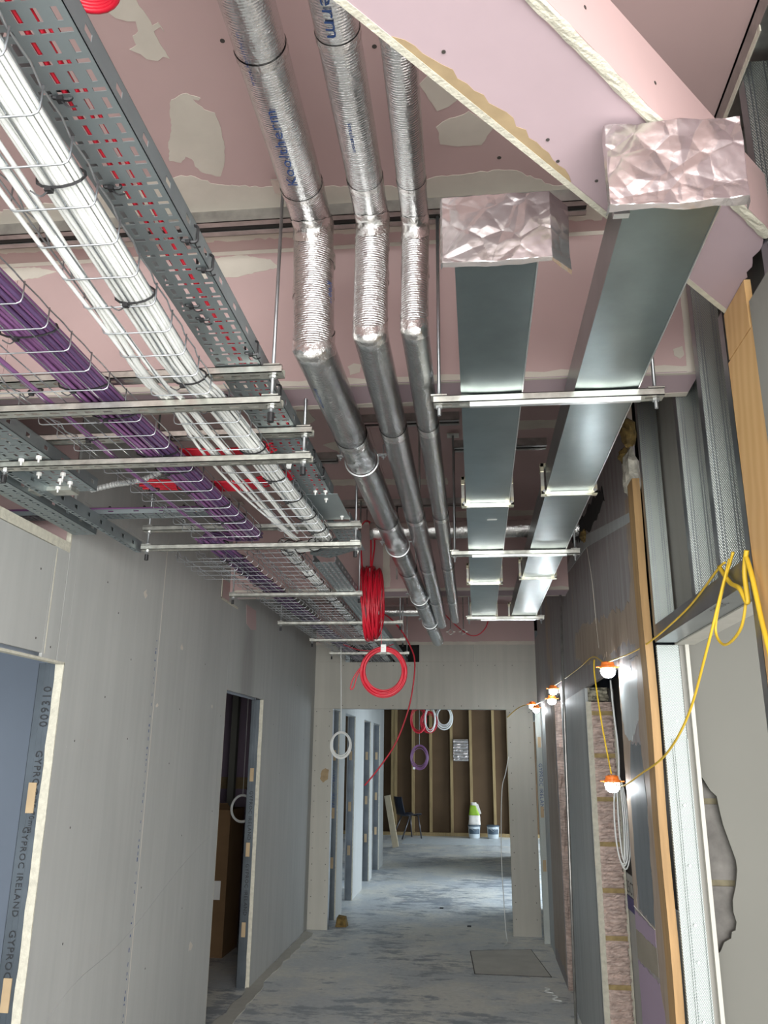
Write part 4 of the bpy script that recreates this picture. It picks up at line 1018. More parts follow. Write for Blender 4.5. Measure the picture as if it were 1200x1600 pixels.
bundle('white cables drooping between the loose strand and the thick bundle', 3, lambda y: -.745+.012*math.sin(y*2.3), lambda y: wz(y)-.02, .012, .004, 1.2, 3.3, .0042, 'white_cable', 5, splay=.8)
px = lambda y: -1.003+.022*max(0, (y-1.9))/1.4
bundle('thick bundle of purple data cables tied in the wide wire basket', 30, px, lambda y: zb1+.030, .064, .020, .6, 3.42, .0052, ['purple_cable', 'purple_cable', 'dark_purple_cable', 'purple_cable'], 3, ties=(1.58, 1.86, 2.05, 2.36, 2.52, 2.72, 2.92, 3.12))
bundle('pair of loose purple cables left of the thick purple bundle', 3, lambda y: -1.13+.01*math.sin(y*2), lambda y: zb1+.012, .012, .003, .6, 3.4, .0052, 'purple_cable', 4, ties=(1.86, 2.2, 2.7))
# jog of white bundle
wp = [(-.645, 3.38, zb1+.03), (-.65, 3.48, zb1+.03), (-.72, 3.60, zb1+.03), (-.84, 3.72, zb1+.05), (-.92, 3.85, zbf+.03), (-.93, 4.05, zbf+.03), (-.925, 4.4, zbf+.03)]
t = thing('cable_bundle', 'white cables bending sideways at the jog, wrapped with black ties', 'cable', (-.8, 3.7, zb1))
for i in range(15):
    a = i*2.4; q = math.sqrt((i+.5)/15)*.03
    M().tube([p+Vector((q*math.cos(a), q*math.cos(a)*.6, q*math.sin(a)*.8)) for p in smooth_path(wp, 5)], .0046, 6).build('cable', 'white_cable', t, smooth=True)
sp = smooth_path(wp, 3)
for i in range(2, len(sp)-1, 2):
    T = (sp[i+1]-sp[i-1]).normalized(); Sd = T.cross(Vector((0, 0, 1))).normalized(); U_ = Sd.cross(T)
    M().tube([sp[i]+Sd*(.037*math.cos(a))+U_*(.031*math.sin(a)) for a in [2*PI*k/12 for k in range(12)]], .0025, 5, closed=True).build('cable_tie', 'black_plastic', t)
bundle('white cables tied every few centimetres in the far wire basket', 14, lambda y: -.925, lambda y: zbf+.028, .030, .018, 4.4, 8.9, .0045, 'white_cable', 8, step=.4, ties=ar(4.5, 8.6, .26))
bundle('dark purple cables with black ties in the far left wire basket', 20, lambda y: -1.26+.05*(y-4)/5, lambda y: zbf+.026, .065, .016, 3.7, 8.9, .005, ['dark_purple_cable', 'purple_cable'], 9, step=.4, ties=ar(3.8, 8.6, .3))
t = thing('cable_bundle', 'purple cables bending at the jog between the near and far baskets', 'cable', (-1.1, 3.6, zb1))
for i in range(14):
    q = .06*(i/13-.5)*2; zq = .012*(i % 3)
    M().tube(smooth_path([(-.985+q, 3.38, zb1+.02+zq), (-1.02+q, 3.5, zb1+.03+zq), (-1.18+q, 3.62, zbf+zq+.02), (-1.27+q, 3.75, zbf+.02+zq)], 5), .005, 6).build('cable', ['purple_cable', 'dark_purple_cable'][i % 2], t, smooth=True)
# pair of cream cables dropping at the right of the white basket
t = thing('drop_cable', 'pair of cream cables dropping behind the slotted tray with black ties', 'cable', (-.62, 2.55, 2.9))
for i in range(3): M().tube(smooth_path([(-.66+.012*i, 2.60, 3.2), (-.645+.01*i, 2.6, 2.95), (-.63+.012*i, 2.62, 2.75), (-.64+.004*i, 2.66, 2.62)], 6), .0055, 6).build('cable', 'white_cable', t, smooth=True)

# red cable mat over the baskets
t = thing('red_cable', 'flat loops of red cable laid across on top of the purple and white cables', 'cable', (-.9, 2.65, zb1+.08))
for i in range(9):
    y = 2.47+.011*i; M().tube(smooth_path([(-1.02-.03*(i % 3), y-.02, zb1+.062), (-.95, y, zb1+.075), (-.80, y+.01, zb1+.075), (-.70+.02*(i % 2), y-.005, zb1+.08), (-.60, y-.02, ZUP+.06)], 4), .005, 6).build('cable', 'red_cable', t, smooth=True)
for i in range(10):
    y = 2.80+.011*i; M().tube(smooth_path([(-1.16-.03*(i % 3), y-.10, zb1+.05), (-1.07, y-.03, zb1+.068), (-.96, y, zb1+.072), (-.83, y+.0, zb1+.075), (-.66, y-.06, zb1+.09), (-.60, y-.08, ZUP+.06)], 4), .005, 6).build('cable', 'red_cable', t, smooth=True)

# flexible grey conduit
cpts = smooth_path([(-1.42, 2.78, 2.60), (-1.33, 2.77, 2.615), (-1.24, 2.73, 2.61), (-1.16, 2.71, 2.62), (-1.05, 2.66, 2.65), (-.96, 2.70, 2.69)], 14)
tag(M().tube(cpts, lambda i: .012 if i % 2 else .0095, 10).build('flexible_conduit', 'conduit_grey'), 'ribbed grey flexible conduit leaving the wide slotted tray', 'conduit')

# ================================================================== foil-insulated pipes
def wrap_text(parent, txt, size, cx_, y, cz_, r, ang, dirn, mat='print_blue'):
    vs, fs = text_mesh(txt, size); o = []
    for a, b_, _ in vs:
        th = ang+.72*b_/r*(1 if dirn > 0 else -1); o.append((cx_(y+dirn*a)+(r+.0008)*math.sin(th), y+dirn*a, cz_-(r+.0008)*math.cos(th)))
    # subdivide is not needed: letters are small compared with the pipe
    return M().add(o, fs).build('print', mat, parent)
def pipe(label, r, xe, ye, ze, xt, zt, xf_, yf_, xn, yn):
    """riser at (xe, ye); horizontal run to (xf_, yf_) at ze; upper run from (xt,ye,zt) to (xn, yn, zt)"""
    t = thing('insulated_pipe', label, 'pipe', (xe, ye, ze), 'foil insulated pipes side by side')
    def tube(a, b_, mat, name, rr=r, jit=0, n=36):
        a, b_ = Vector(a), Vector(b_); L = (b_-a).length; k = max(2, int(L/.02)); vert = name == 'riser'
        vs = []; fs = []
        for i in range(k+1):
            p = a.lerp(b_, i/k); q = rr*(1+jit*noise.noise(Vector((i*.35, rr*90, 0))))
            for j in range(n):
                c_, s_ = math.cos(2*PI*j/n), math.sin(2*PI*j/n)
                if vert: vs.append((p.x+q*c_, p.y+q*s_, p.z+(q*s_ if i in (0, k) else 0)))
                else: vs.append((p.x+q*c_, p.y+(q*s_ if i == 0 else 0), p.z+q*s_))
        if vert: # keep neighbouring rings clear of the mitres
            for i in range(1, k):
                for j in range(n):
                    x_, y_, z_ = vs[i*n+j]; s_ = math.sin(2*PI*j/n)*rr
                    vs[i*n+j] = (x_, y_, min(max(z_, a.z+s_+.0005*i), b_.z+s_-.0005*(k-i)))
        else:
            sg = 1 if b_.y > a.y else -1
            for i in range(1, k+1):
                for j in range(n):
                    x_, y_, z_ = vs[i*n+j]; s_ = math.sin(2*PI*j/n)*rr; lim = a.y+s_+sg*.0005*i
                    vs[i*n+j] = (x_, max(y_, lim) if sg > 0 else min(y_, lim), z_)
        for i in range(k):
            for j in range(n):
                f_ = (i*n+j, i*n+(j+1) % n, (i+1)*n+(j+1) % n, (i+1)*n+j); fs.append(f_ if vert else tuple(reversed(f_)) if b_.y > a.y else f_)
        fs.append(tuple(range(n))); fs.append(tuple(k*n+j for j in range(n)))
        return M().add(vs, fs).build(name, mat, t, smooth=True)
        return M().tube([a.lerp(b_, i/k) for i in range(k+1)], (lambda i: rr*(1+jit*noise.noise(Vector((i*.35, rr*90, 0))))), n).build(name, mat, t, smooth=True)
    lower = tube((xe, ye-r*.0, ze), (xf_, yf_, ze), 'foil_pipe_shaded', 'lower_run', jit=.02)
    tube((xe, ye+.0, ze-.0), (xt, ye, zt), 'foil_pipe_riser', 'riser', jit=.015)
    tube((xt, ye, zt), (xn, yn, zt), 'foil_pipe_lit', 'upper_run', jit=.015)
    # crinkled tape lapped round each mitre
    for (cx0, cy0, cz0, nm) in ((xe, ye, ze, 'lower_elbow_tape'), (xt, ye, zt, 'upper_elbow_tape')):
        n = 32; vs = []; fs = []; lv = (-.035, -.018, 0, .018, .035)
        for q_, d in enumerate(lv):
            for j in range(n):
                c_, s_ = math.cos(2*PI*j/n), math.sin(2*PI*j/n); rr = r*1.02+.0008*noise.noise(Vector((j*.9, q_*1.7, cx0*40)))
                w_ = .0025*math.sin(j*2.1+q_)
                if nm[0] == 'l': o_ = (cx0+rr*c_, cy0+rr*s_, cz0+rr*s_+d) if d >= 0 else (cx0+rr*c_, cy0+rr*s_-d+w_, cz0+rr*s_)
                else: o_ = (cx0+rr*c_, cy0+rr*s_, cz0+rr*s_-d) if d >= 0 else (cx0+rr*c_, cy0+rr*s_+d+w_, cz0+rr*s_)
                vs.append(o_)
        for i in range(len(lv)-1):
            for j in range(n): fs.append((i*n+j, i*n+(j+1) % n, (i+1)*n+(j+1) % n, (i+1)*n+j))
        M().add(vs, fs).build(nm, 'foil_tape', t, smooth=True)
    def band(y, z, x, w=.05, horiz=True):
        n = 10
        if horiz: pts = [(x, y-w/2+w*i/n, z) for i in range(n+1)]
        else: pts = [(x, y, z-w/2+w*i/n) for i in range(n+1)]
        M().tube(pts, lambda i: r*1.028*(1+.012*math.sin(i*2.2)), 32, caps=False).build('foil_tape_band', 'foil_tape', t, smooth=True)
    fx = lambda y: xe+(xf_-xe)*(y-ye)/(yf_-ye)
    for y in ar(ye+.62, yf_-.2, 1.0): band(y, ze, fx(y))
    nx_ = lambda y: xt+(xn-xt)*(y-ye)/(yn-ye)
    for y in (ye-.16, ye-.58, ye-.9): band(y, zt, nx_(y), .02)
    for z in (ze+.16, ze+.26): band(ye+.005, z, xe+(xt-xe)*.5, .03, False)
    return t, fx, nx_
pi1, f1, n1_ = pipe('thickest foil-wrapped pipe, leftmost of the three', .054, -.395, 1.87, 2.665, -.408, 3.035, -.318, 7.42, -.402, .2)
pi2, f2, n2_ = pipe('middle foil-wrapped pipe of the three, between thick and thin', .044, -.240, 1.81, 2.665, -.238, 2.995, -.245, 6.45, -.232, .2)
pi3, f3, n3_ = pipe('thinnest foil-wrapped pipe, rightmost of the three', .035, -.127, 1.785, 2.66, -.124, 2.96, -.132, 6.22, -.108, .2)
wrap_text(pi1, 'Kooltherm', .050, n1_, 1.64, 3.035, .0575, -.06, -1)
wrap_text(pi1, 'www.kooltherm', .018, n1_, 1.33, 3.035, .0575, -.40, -1)
wrap_text(pi2, 'Kooltherm', .055, n2_, .93, 2.995, .0465, -.05, 1)
wrap_text(pi2, 'insulation', .020, n2_, 1.42, 2.995, .044, -.1, 1)
wrap_text(pi1, 'Kooltherm', .026, f1, 2.02, 2.665, .054, -.5, 1)
def vert_text(parent, txt, size, x, y, r, z, ang, mat='print_black'):
    vs, fs = text_mesh(txt, size); o = []
    for a, b_, _ in vs:
        th = ang-b_/r; o.append((x+(r*1.03+.0012)*math.sin(th), y-(r*1.03+.0012)*math.cos(th), z-a))
    return M().add(o, fs).build('print', mat, parent)
vert_text(pi1, 'KINGSPAN', .026, -.40, 1.875, .054, 3.02, -.25)
vert_text(pi1, 'Kooltherm', .024, -.40, 1.875, .054, 2.84, 1.0, 'print_blue')
vert_text(pi2, 'KINGSPAN', .028, -.239, 1.815, .044, 2.95, -.35)
vert_text(pi2, '03/09/20', .02, -.239, 1.815, .044, 2.86, .45)
vert_text(pi3, 'Kooltherm', .026, -.126, 1.79, .035, 2.92, .6)
def clamp(parent, x, y, z, r, rods=True):
    n = 28
    M().tube([(x+(r*1.05+.003)*math.cos(a), y, z+(r*1.05+.003)*math.sin(a)) for a in [2*PI*i/n for i in range(n)]], .0035, 6, closed=True).build('clamp_ring', 'bright_zinc', parent, smooth=True)
    for s_ in (-1, 1):
        mb = M()
        mb.box(x+s_*(r+.003), x+s_*(r+.035), y-.010, y+.010, z+.018, z+.021) if s_ > 0 else mb.box(x-(r+.035), x-(r+.003), y-.010, y+.010, z+.018, z+.021)
        mb.cyl((x+s_*(r+.024), y, z+.002), (x+s_*(r+.024), y, z+.06), .003, 6).cyl((x+s_*(r+.024), y, z+.010), (x+s_*(r+.024), y, z+.018), .008, 6)
        mb.build('clamp_lug', 'bright_zinc', parent)
for y in (2.72, 3.95, 5.32, 6.35): clamp(pi1, f1(y), y, 2.665, .054)
# hanging empty clips beyond the pipe ends
for i, x in enumerate((-.195, -.083)):
    t = thing('pipe_clip', ['empty pipe clip on a rod beyond the middle pipe end', 'empty pipe clip on a rod beyond the thin pipe end'][i], 'clip', (x, 7.2, 2.66), 'empty pipe clips hanging past the pipe ends')
    rod(M(), x, 7.2, 2.735, ZC-.02, .004).build('threaded_rod', 'rail_dark', t)
    M().tube([(x+.022*math.cos(a), 7.2, 2.706+.022*math.sin(a)) for a in [2*PI*k/16 for k in range(16)]], .004, 6, closed=True).build('ring', 'rail_dark', t, smooth=True)
    M().box(x-.04, x-.02, 7.19, 7.21, 2.704, 2.709).box(x+.02, x+.04, 7.19, 7.21, 2.704, 2.709).build('lug', 'strut_zinc', t)

# transverse silver pipes in the bays
def cross_pipe(label, x0, x1, y, z, r):
    t = thing('insulated_pipe', label, 'pipe', ((x0+x1)/2, y, z))
    k = int((x1-x0)/.03); M().tube([(x0+(x1-x0)*i/k, y, z) for i in range(k+1)], lambda i: r*(1+.03*noise.noise(Vector((i*.5, y, 0)))), 24).build('pipe_run', 'foil_tape', t, smooth=True)
    for x in ar(x0+.12, x1-.05, .28): M().tube([(x-.012, y, z), (x+.012, y, z)], r*1.06, 24, caps=False).build('foil_tape_band', 'foil_tape', t, smooth=True)
cross_pipe('foil-wrapped pipe crossing sideways behind the flat ducts into the wall hole', -.62, .72, 4.85, 2.99, .055)
cross_pipe('short foil-wrapped pipe crossing beyond the second downstand near the red coil', -.83, -.39, 7.42, 2.93, .045)

# ================================================================== flat ducts
def duct(label, xa, ya, xb, yb, w, z, h, flanges, seam):
    t = thing('flat_duct', label, 'duct', ((xa+xb)/2+w/2, (ya+yb)/2, z), 'flat galvanised ducts')
    mb = M()
    X = lambda y: xa+(xb-xa)*(y-ya)/(yb-ya)
    ys = [ya]+flanges+[yb]
    for a, e in zip(ys, ys[1:]):
        n = 10
        m2 = M(); vs = []; fs = []
        nx_ = 6
        for j in range(n+1):
            y = a+.001+(e-a-.002)*j/n
            for i in range(nx_+1):
                u = i/nx_; s_ = -.0015*math.sin(PI*u)*math.sin(PI*j/n)
                vs.append((X(y)+w*u, y, z+s_))
            for i in range(nx_+1): vs.append((X(y)+w*(1-i/nx_), y, z+h))
        q = 2*(nx_+1)
        for j in range(n):
            for i in range(q): fs.append((j*q+i, j*q+(i+1) % q, (j+1)*q+(i+1) % q, (j+1)*q+i))
        fs.append(tuple(range(q))); fs.append(tuple(n*q+i for i in range(q)))
        m2.add(vs, fs).build('duct_section', 'duct_zinc', t)
        M().tube([(X(a)+w-.001, a+.002, z-.0015), (X(e)+w-.001, e-.002, z-.0015)], .002, 5).build('edge_seam', 'bright_zinc', t)
    for y in flanges:
        x0, x1 = X(y)-.018, X(y)+w+.018; z0, z1 = z-.012, z+h+.012
        f = M().box(x0+.02, x1-.02, y-.012, y+.012, z0, z0+.011).box(x0+.02, x1-.02, y-.004, y+.004, z0-.003, z0).box(x0, x0+.012, y-.012, y+.012, z0+.02, z1-.02).box(x1-.012, x1, y-.012, y+.012, z0+.02, z1-.02).box(x0+.02, x1-.02, y-.012, y+.012, z1-.011, z1)
        fo = f.build('flange_frame', 'strut_zinc', t)
        for (cx2, cz2, sx_, sz_) in ((x0, z0, 1, 1), (x1, z0, -1, 1), (x0, z1, 1, -1), (x1, z1, -1, -1)):
            c = M()
            a0, a1 = sorted((cx2, cx2+sx_*.032)); b0, b1 = sorted((cz2, cz2+sz_*.012)); c.box(a0, a1, y-.016, y+.016, b0-.001, b1)
            a0, a1 = sorted((cx2, cx2+sx_*.012)); b0, b1 = sorted((cz2, cz2+sz_*.032)); c.box(a0-.001, a1, y-.016, y+.016, b0, b1)
            co = c.build('corner_piece', 'yellow_zinc', fo)
    # bolts on lower corners
        bb = M()
        for xx in (x0+.010, x1-.010): bb.cyl((xx, y-.022, z0+.010), (xx, y+.022, z0+.010), .006, 8).cyl((xx+(.018 if xx < (x0+x1)/2 else -.018), y, z0-.004), (xx+(.018 if xx < (x0+x1)/2 else -.018), y, z0), .004, 8)
        bb.build('flange_bolt', 'bright_zinc', fo)
    return t, X
ZB = 2.6105; DH = .098
dL, XLd = duct('flat galvanised duct, left one, straight below the smaller foil cap', -.021, 1.44, -.006, 5.95, .168, ZB, DH, [3.10, 4.62, 5.86], True)
dR, XRd = duct('flat galvanised duct, right one, nearest the rough wall', .292, 1.285, .273, 5.98, .170, ZB, DH, [2.97, 4.49, 5.88], True)
M().box(.268, .296, 1.286, 1.30, 2.588, 2.622).build('corner_piece', 'bright_zinc', dR)
M().box(.07, .11, 3.32, 3.325, 2.607, 2.6085).build('sticker', 'white_plastic', dL)

def crumple(label, x0, x1, y, z0, z1, backs, seed, sag, lean=0., side=.35):
    nx_, nz_ = 130, 96; vs = []; fs = []; w_, h_ = x1-x0, z1-z0
    bl, br_, bb, bt = backs
    for j in range(nz_+1):
        for i in range(nx_+1):
            u = -bl+(w_+bl+br_)*i/nx_; v_ = -bb+(h_+bb+bt)*j/nz_
            # wobble the outline
            e = Vector((u*9+seed, v_*9, 0)); u2 = u+.010*noise.noise(e); v2 = v_+.010*noise.noise(e+Vector((5, 5, 0)))
            dx = max(0, -u2)+max(0, u2-w_); dz = max(0, -v2)+max(0, v2-h_)
            px_ = min(max(u2, 0), w_); pz_ = min(max(v2, 0), h_); yb_ = y+dx*.9+dz*.9
            px_ += max(0, u2-w_)*side-max(0, -u2)*.35; yb_ -= lean*pz_; pz_ += (max(0, v2-h_)-max(0, -v2))*.25
            q = Vector((u*16+seed*3, v_*16, seed)); q2 = Vector((u*38, v_*38, seed)); q3 = Vector((u*75, v_*75, seed+4))
            d1_ = noise.voronoi(q*.55)[0]; d2_ = noise.voronoi(q*1.25+Vector((3, 1, 0)))[0]; cr = .011*(d1_[1]-d1_[0])+.0045*(d2_[1]-d2_[0])+.003*d1_[0]+.0005*noise.noise(q3)
            vs.append((x0+px_, yb_-cr, z0+pz_-sag*math.sin(PI*min(1, max(0, u2/w_)))*(1 if v2 < .01 else 0)))
    for j in range(nz_):
        for i in range(nx_): a = j*(nx_+1)+i; fs.append((a, a+1, a+nx_+2, a+nx_+1))
    o = M().add(vs, fs).build('foil_cover', 'foil_sheet'); 
    md = o.modifiers.new('thickness', 'SOLIDIFY'); md.thickness = .0008
    return tag(o, label, 'foil')
crumple('smaller crumpled foil sheet sealing the end of the left flat duct', -.045, .172, 1.425, 2.598, 2.750, (.008, .055, .012, .02), 1.3, .004, 0, .75)
crumple('larger crumpled foil sheet sealing the end of the right flat duct', .250, .480, 1.226, 2.562, 2.722, (.010, .016, .016, .004), 7.7, .006, .03)

# ================================================================== red coils
def ring_coil(label, c, rx, rz, n, r, mat, ax, spread, seed, ties=(), cat='cable', wig=.06):
    t = thing('cable_coil', label, cat, (c[0], c[1], c[2]-rz)); rnd = random.Random(seed)
    A = Vector(ax).normalized(); Z = Vector((0, 0, 1)); N_ = A.cross(Z)
    for i in range(n):
        k = 1-wig*3*rnd.random(); o_ = rnd.uniform(-spread, spread); dz = -(1-k)*rz*.6*rnd.uniform(-.2, 1)
        ph = rnd.uniform(0, 6)
        pts = []
        for q in range(36):
            a = 2*PI*q/36
            pts.append(Vector(c)+A*(rx*k*math.cos(a))+Z*(rz*k*math.sin(a)-dz)+N_*(o_+.006*math.sin(2*a+ph)))
        M().tube(pts, r, 6, closed=True).build('cable_turn', mat, t, smooth=True)
    for a in ties:
        p = Vector(c)+A*(rx*.93*math.cos(a))+Z*(rz*.93*math.sin(a))
        M().obox(p, A*(.016 if mat == 'red_cable' else .01), N_*(spread+.01), Z*.024).build('tape_tie', 'white_plastic', t)
    return t
# tall coil seen nearly edge on
tc = thing('cable_coil', 'tall bundle of red cable coils hanging edge-on left of the thick pipe', 'cable', (-.645, 5.2, 2.36))
for i in range(22):
    u = -1+2*(i+.5)/22; rr_ = random.uniform(.9, 1.05)
    M().tube([(-.645+.062*u*(.45+.55*math.sin(a/2+.3)**2 if False else .55+.45*abs(math.cos(a*.5-PI*.25)))+.010*math.sin(a*2+i), 5.2+.16*rr_*math.cos(a), 2.60+.235*rr_*math.sin(a)-.0*u) for a in [2*PI*k/32 for k in range(32)]], .0055, 6, closed=True).build('cable_turn', 'red_cable', tc, smooth=True)
M().tube(smooth_path([(-.69, 5.2, 3.16), (-.655, 5.2, 3.13), (-.635, 5.2, 3.0), (-.65, 5.2, 2.86), (-.645, 5.2, 2.80)], 6), .0055, 6).build('cable_tail', 'red_cable', tc, smooth=True)
M().tube(smooth_path([(-.70, 5.2, 3.16), (-.735, 5.2, 3.10), (-.725, 5.2, 2.95), (-.71, 5.22, 2.7), (-.73, 5.25, 2.62)], 6), .0055, 6).build('cable_tail', 'red_cable', tc, smooth=True)
M().tube(smooth_path([(-.70, 5.2, 3.16), (-.67, 5.2, 3.14), (-.66, 5.2, 3.0), (-.66, 5.2, 2.84)], 6), .0055, 6).build('cable_tail', 'red_cable', tc, smooth=True)
rod(M(), -.69, 5.2, 3.15, ZC, .002).build('hanging_wire', 'black_plastic', tc)
for (x, z) in ((-.665, 2.80), (-.67, 2.60), (-.605, 2.52)): M().box(x-.01, x+.01, 5.14, 5.165, z, z+.02).build('tape_tie', 'white_plastic', tc)
rg = ring_coil('round red cable coil with a white tie hanging below the trays', (-.545, 5.0, 2.142), .140, .150, 20, .0058, 'red_cable', (1, 0, 0), .016, 5, ties=(PI/2,), wig=.06)
M().tube(smooth_path([(-.66, 4.99, 2.19), (-.70, 4.99, 2.15), (-.735, 4.99, 2.09), (-.745, 4.99, 2.04), (-.725, 4.99, 2.05), (-.705, 4.99, 2.12), (-.67, 4.99, 2.18)], 5), .004, 6).build('cable_tail', 'red_cable', rg, smooth=True)
M().tube([(-.56, 5.0, 2.28), (-.56, 4.95, 2.59), (-.56, 4.95, 2.63), (-.56, 4.93, 2.622), (-.56, 4.908, 2.63), (-.56, 4.905, 2.59)], .002, 5).build('hanging_wire', 'red_cable', rg)
tag(M().tube(smooth_path([(-.93, 7.0, 2.85), (-.765, 7.0, 2.835), (-.62, 7.0, 2.70), (-.52, 7.0, 2.52), (-.497, 7.0, 2.40), (-.515, 7.0, 2.2), (-.56, 7.0, 2.0), (-.66, 7.0, 1.75), (-.80, 7.0, 1.55), (-.91, 7.0, 1.42)], 8), .0065, 6).build('red_cable', 'red_cable', smooth=True), 'single red cable curving down loose beside the round red coil', 'cable')
tag(M().tube(smooth_path([(-.30, 7.45, 2.95), (-.1, 7.4, 2.75), (.02, 7.4, 2.70), (.12, 7.4, 2.78), (.16, 7.4, 2.95)], 8), .005, 6).build('red_cable', 'red_cable', smooth=True), 'short dark red cable drooping below the second downstand behind the ducts', 'cable')
tag(M().tube(smooth_path([(-1.15, 7.2, 2.60), (-1.0, 7.2, 2.55), (-.85, 7.2, 2.55), (-.7, 7.2, 2.60)], 6), .004, 6).build('red_cable', 'red_cable', smooth=True), 'thin red cable sagging under the far wire baskets', 'cable')
# red box end at the very top left
o = thing('red_ring', 'red round coil end peeping in at the top left edge by the slotted tray', 'cable', (-.70, 1.0, 2.95))
for i in range(8):
    M().tube([(-.575+.05*math.cos(a)*(1-.05*i), .915+.05*math.sin(a)*(1-.05*i), 2.79+.004*i) for a in [2*PI*k/24 for k in range(24)]], .005, 6, closed=True).build('cable_turn', 'red_cable', o, smooth=True)
rod(M(), -.575, .915, 2.80, ZC, .0025).build('hanging_wire', 'black_plastic', o); M().box(-.625, -.525, .912, .918, 2.795, 2.80).build('spreader', 'red_cable', o)

# white / purple coils
wc = ring_coil('white cable coil hanging on a string left of the end opening', (-1.195, 7.5, 1.742), .095, .118, 6, .0055, 'white_cable', (1, 0, 0), .012, 11)
M().tube(smooth_path([(-1.217, 7.5, 2.62), (-1.205, 7.5, 2.2), (-1.195, 7.5, 1.86)], 6), .004, 6).build('hanging_cable', 'white_cable', wc, smooth=True)
for (lb, c, rx, rz, n, mat, sd) in (('red cable coil hanging beyond the end opening, left of white coils', (-.80, 12, 2.16), .12, .20, 9, 'red_cable', 21), ('second red cable coil hanging lower beyond the end opening', (-.66, 12.2, 2.13), .13, .16, 10, 'red_cable', 22),
        ('white cable coil hanging beyond the end opening beside red coils', (-.45, 12.4, 2.2), .13, .17, 7, 'white_cable', 23), ('narrow white cable coil hanging between the far red coils', (-.62, 11.75, 2.15), .08, .18, 5, 'white_cable', 24),
        ('purple cable coil hanging before the dark back wall', (-.787, 12, 1.64), .13, .175, 8, 'purple_cable', 25)):
    q = ring_coil(lb, c, rx, rz, n, .0052, mat, (1, 0, 0), .02, sd, wig=.10)
    rod(M(), c[0], c[1], c[2]+rz*.9, 2.95, .003).build('hanging_wire', 'white_cable' if mat != 'purple_cable' else 'rod_zinc', q)
    if mat == 'purple_cable':
        M().box(c[0]-.09, c[0]-.06, c[1]-.03, c[1]-.01, c[2]-.16, c[2]-.13).build('tape_tie', 'white_plastic', q)
tag(M().tube(smooth_path([(.335, 8.76, 1.66), (.30, 8.76, 1.5), (.26, 8.76, 1.35), (.24, 8.76, 1.0), (.235, 8.76, .6), (.25, 8.6, .1), (.26, 8.5, .012), (.22, 8.3, .008)], 8), .0045, 6).build('white_cable', 'white_cable', smooth=True), 'thin white cable hanging loose at right side of the end opening', 'cable')

# ================================================================== far room things
# stacking chair
ch = thing('stacking_chair', 'dark blue plastic stacking chair in front of the timber back wall', 'chair', (-1.5, 18.4, 0))
vs = []; fs = []; n, m_ = 12, 16
prof = [(-.22, .455), (-.2, .47), (-.1, .465), (0, .45), (.1, .445), (.17, .46), (.205, .50), (.225, .57), (.245, .65), (.262, .73), (.275, .80), (.28, .835)]
for j, (d, z) in enumerate(prof):
    wd = .22 if j < 6 else .20-.004*(j-6)
    for i in range(m_+1):
        u = -1+2*i/m_; lift = .035*abs(u)**2.5 if j < 6 else 0; fw = .04*abs(u)**2 if j >= 6 else 0
        vs.append((-1.45-d+fw, 18.4+u*wd, z+lift))
for j in range(len(prof)-1):
    for i in range(m_): a = j*(m_+1)+i; fs.append((a, a+1, a+m_+2, a+m_+1))
so = M().add(vs, fs).build('seat_shell', 'chair_shell', ch, smooth=True); md = so.modifiers.new('thickness', 'SOLIDIFY'); md.thickness = .008
for (a, b_) in (((-1.30, 18.22, .45), (-1.24, 18.18, 0)), ((-1.30, 18.58, .45), (-1.24, 18.62, 0)), ((-1.50, 18.22, .45), (-1.70, 18.18, 0)), ((-1.50, 18.58, .45), (-1.70, 18.62, 0))):
    M().cyl(a, b_, .015, 10).build('leg', 'chair_leg', ch, smooth=True)
M().cyl((-1.30, 18.22, .447), (-1.30, 18.58, .447), .01, 8).cyl((-1.50, 18.22, .447), (-1.50, 18.58, .447), .01, 8).build('under_frame', 'chair_leg', ch)
ch.rotation_euler = (0, 0, R(32))
# leaning board
q = M().obox((-1.62, 16.5, .47), (.055, 0, .012), (0, .03, 0), (-.085, 0, .46)); tag(q.build('leaning_board', 'timber_cream'), 'pale board leaning against the wall left of the blue chair', 'board')
# tubs and bag
def tub(x, y, label):
    t = thing('paint_tub', label, 'tub', (x, y, 0), 'white plaster tubs by the back wall')
    M().lathe([(.105, 0), (.115, .01), (.128, .235), (.128, .24)], (x, y, 0), 28).build('tub_body', 'tub_white', t, smooth=True)
    M().lathe([(.134, .238), (.136, .243), (.136, .262), (.120, .266)], (x, y, 0), 28).build('lid', 'tub_dark', t)
    vs = []; fs = []
    for j, z in enumerate((.09, .19)):
        for i in range(13): a = -PI/2-1.0+2.0*i/12; r_ = .1222+.052*(z-.09)+.0015; vs.append((x+r_*math.cos(a), y+r_*math.sin(a), z))
    for i in range(12): fs.append((i, i+1, 14+i, 13+i))
    M().add(vs, fs).build('printed_label', 'tub_dark', t)
    M().tube([(x+.132*math.cos(a), y+.132*math.sin(a), .225-.12*abs(math.sin((a+PI/2)/1.0)) if False else .15+.09*abs(math.cos(a))) for a in [-PI+PI*i/14 for i in range(15)]], .003, 5).build('handle', 'bright_zinc', t)
tub(-.06, 18.75, 'white plaster tub under the green and white bag'); tub(.34, 18.75, 'white plaster tub standing alone by the back wall')
bgt = thing('plaster_bag', 'green and white plaster bag slumped on top of a white tub', 'bag', (-.05, 18.75, .266))
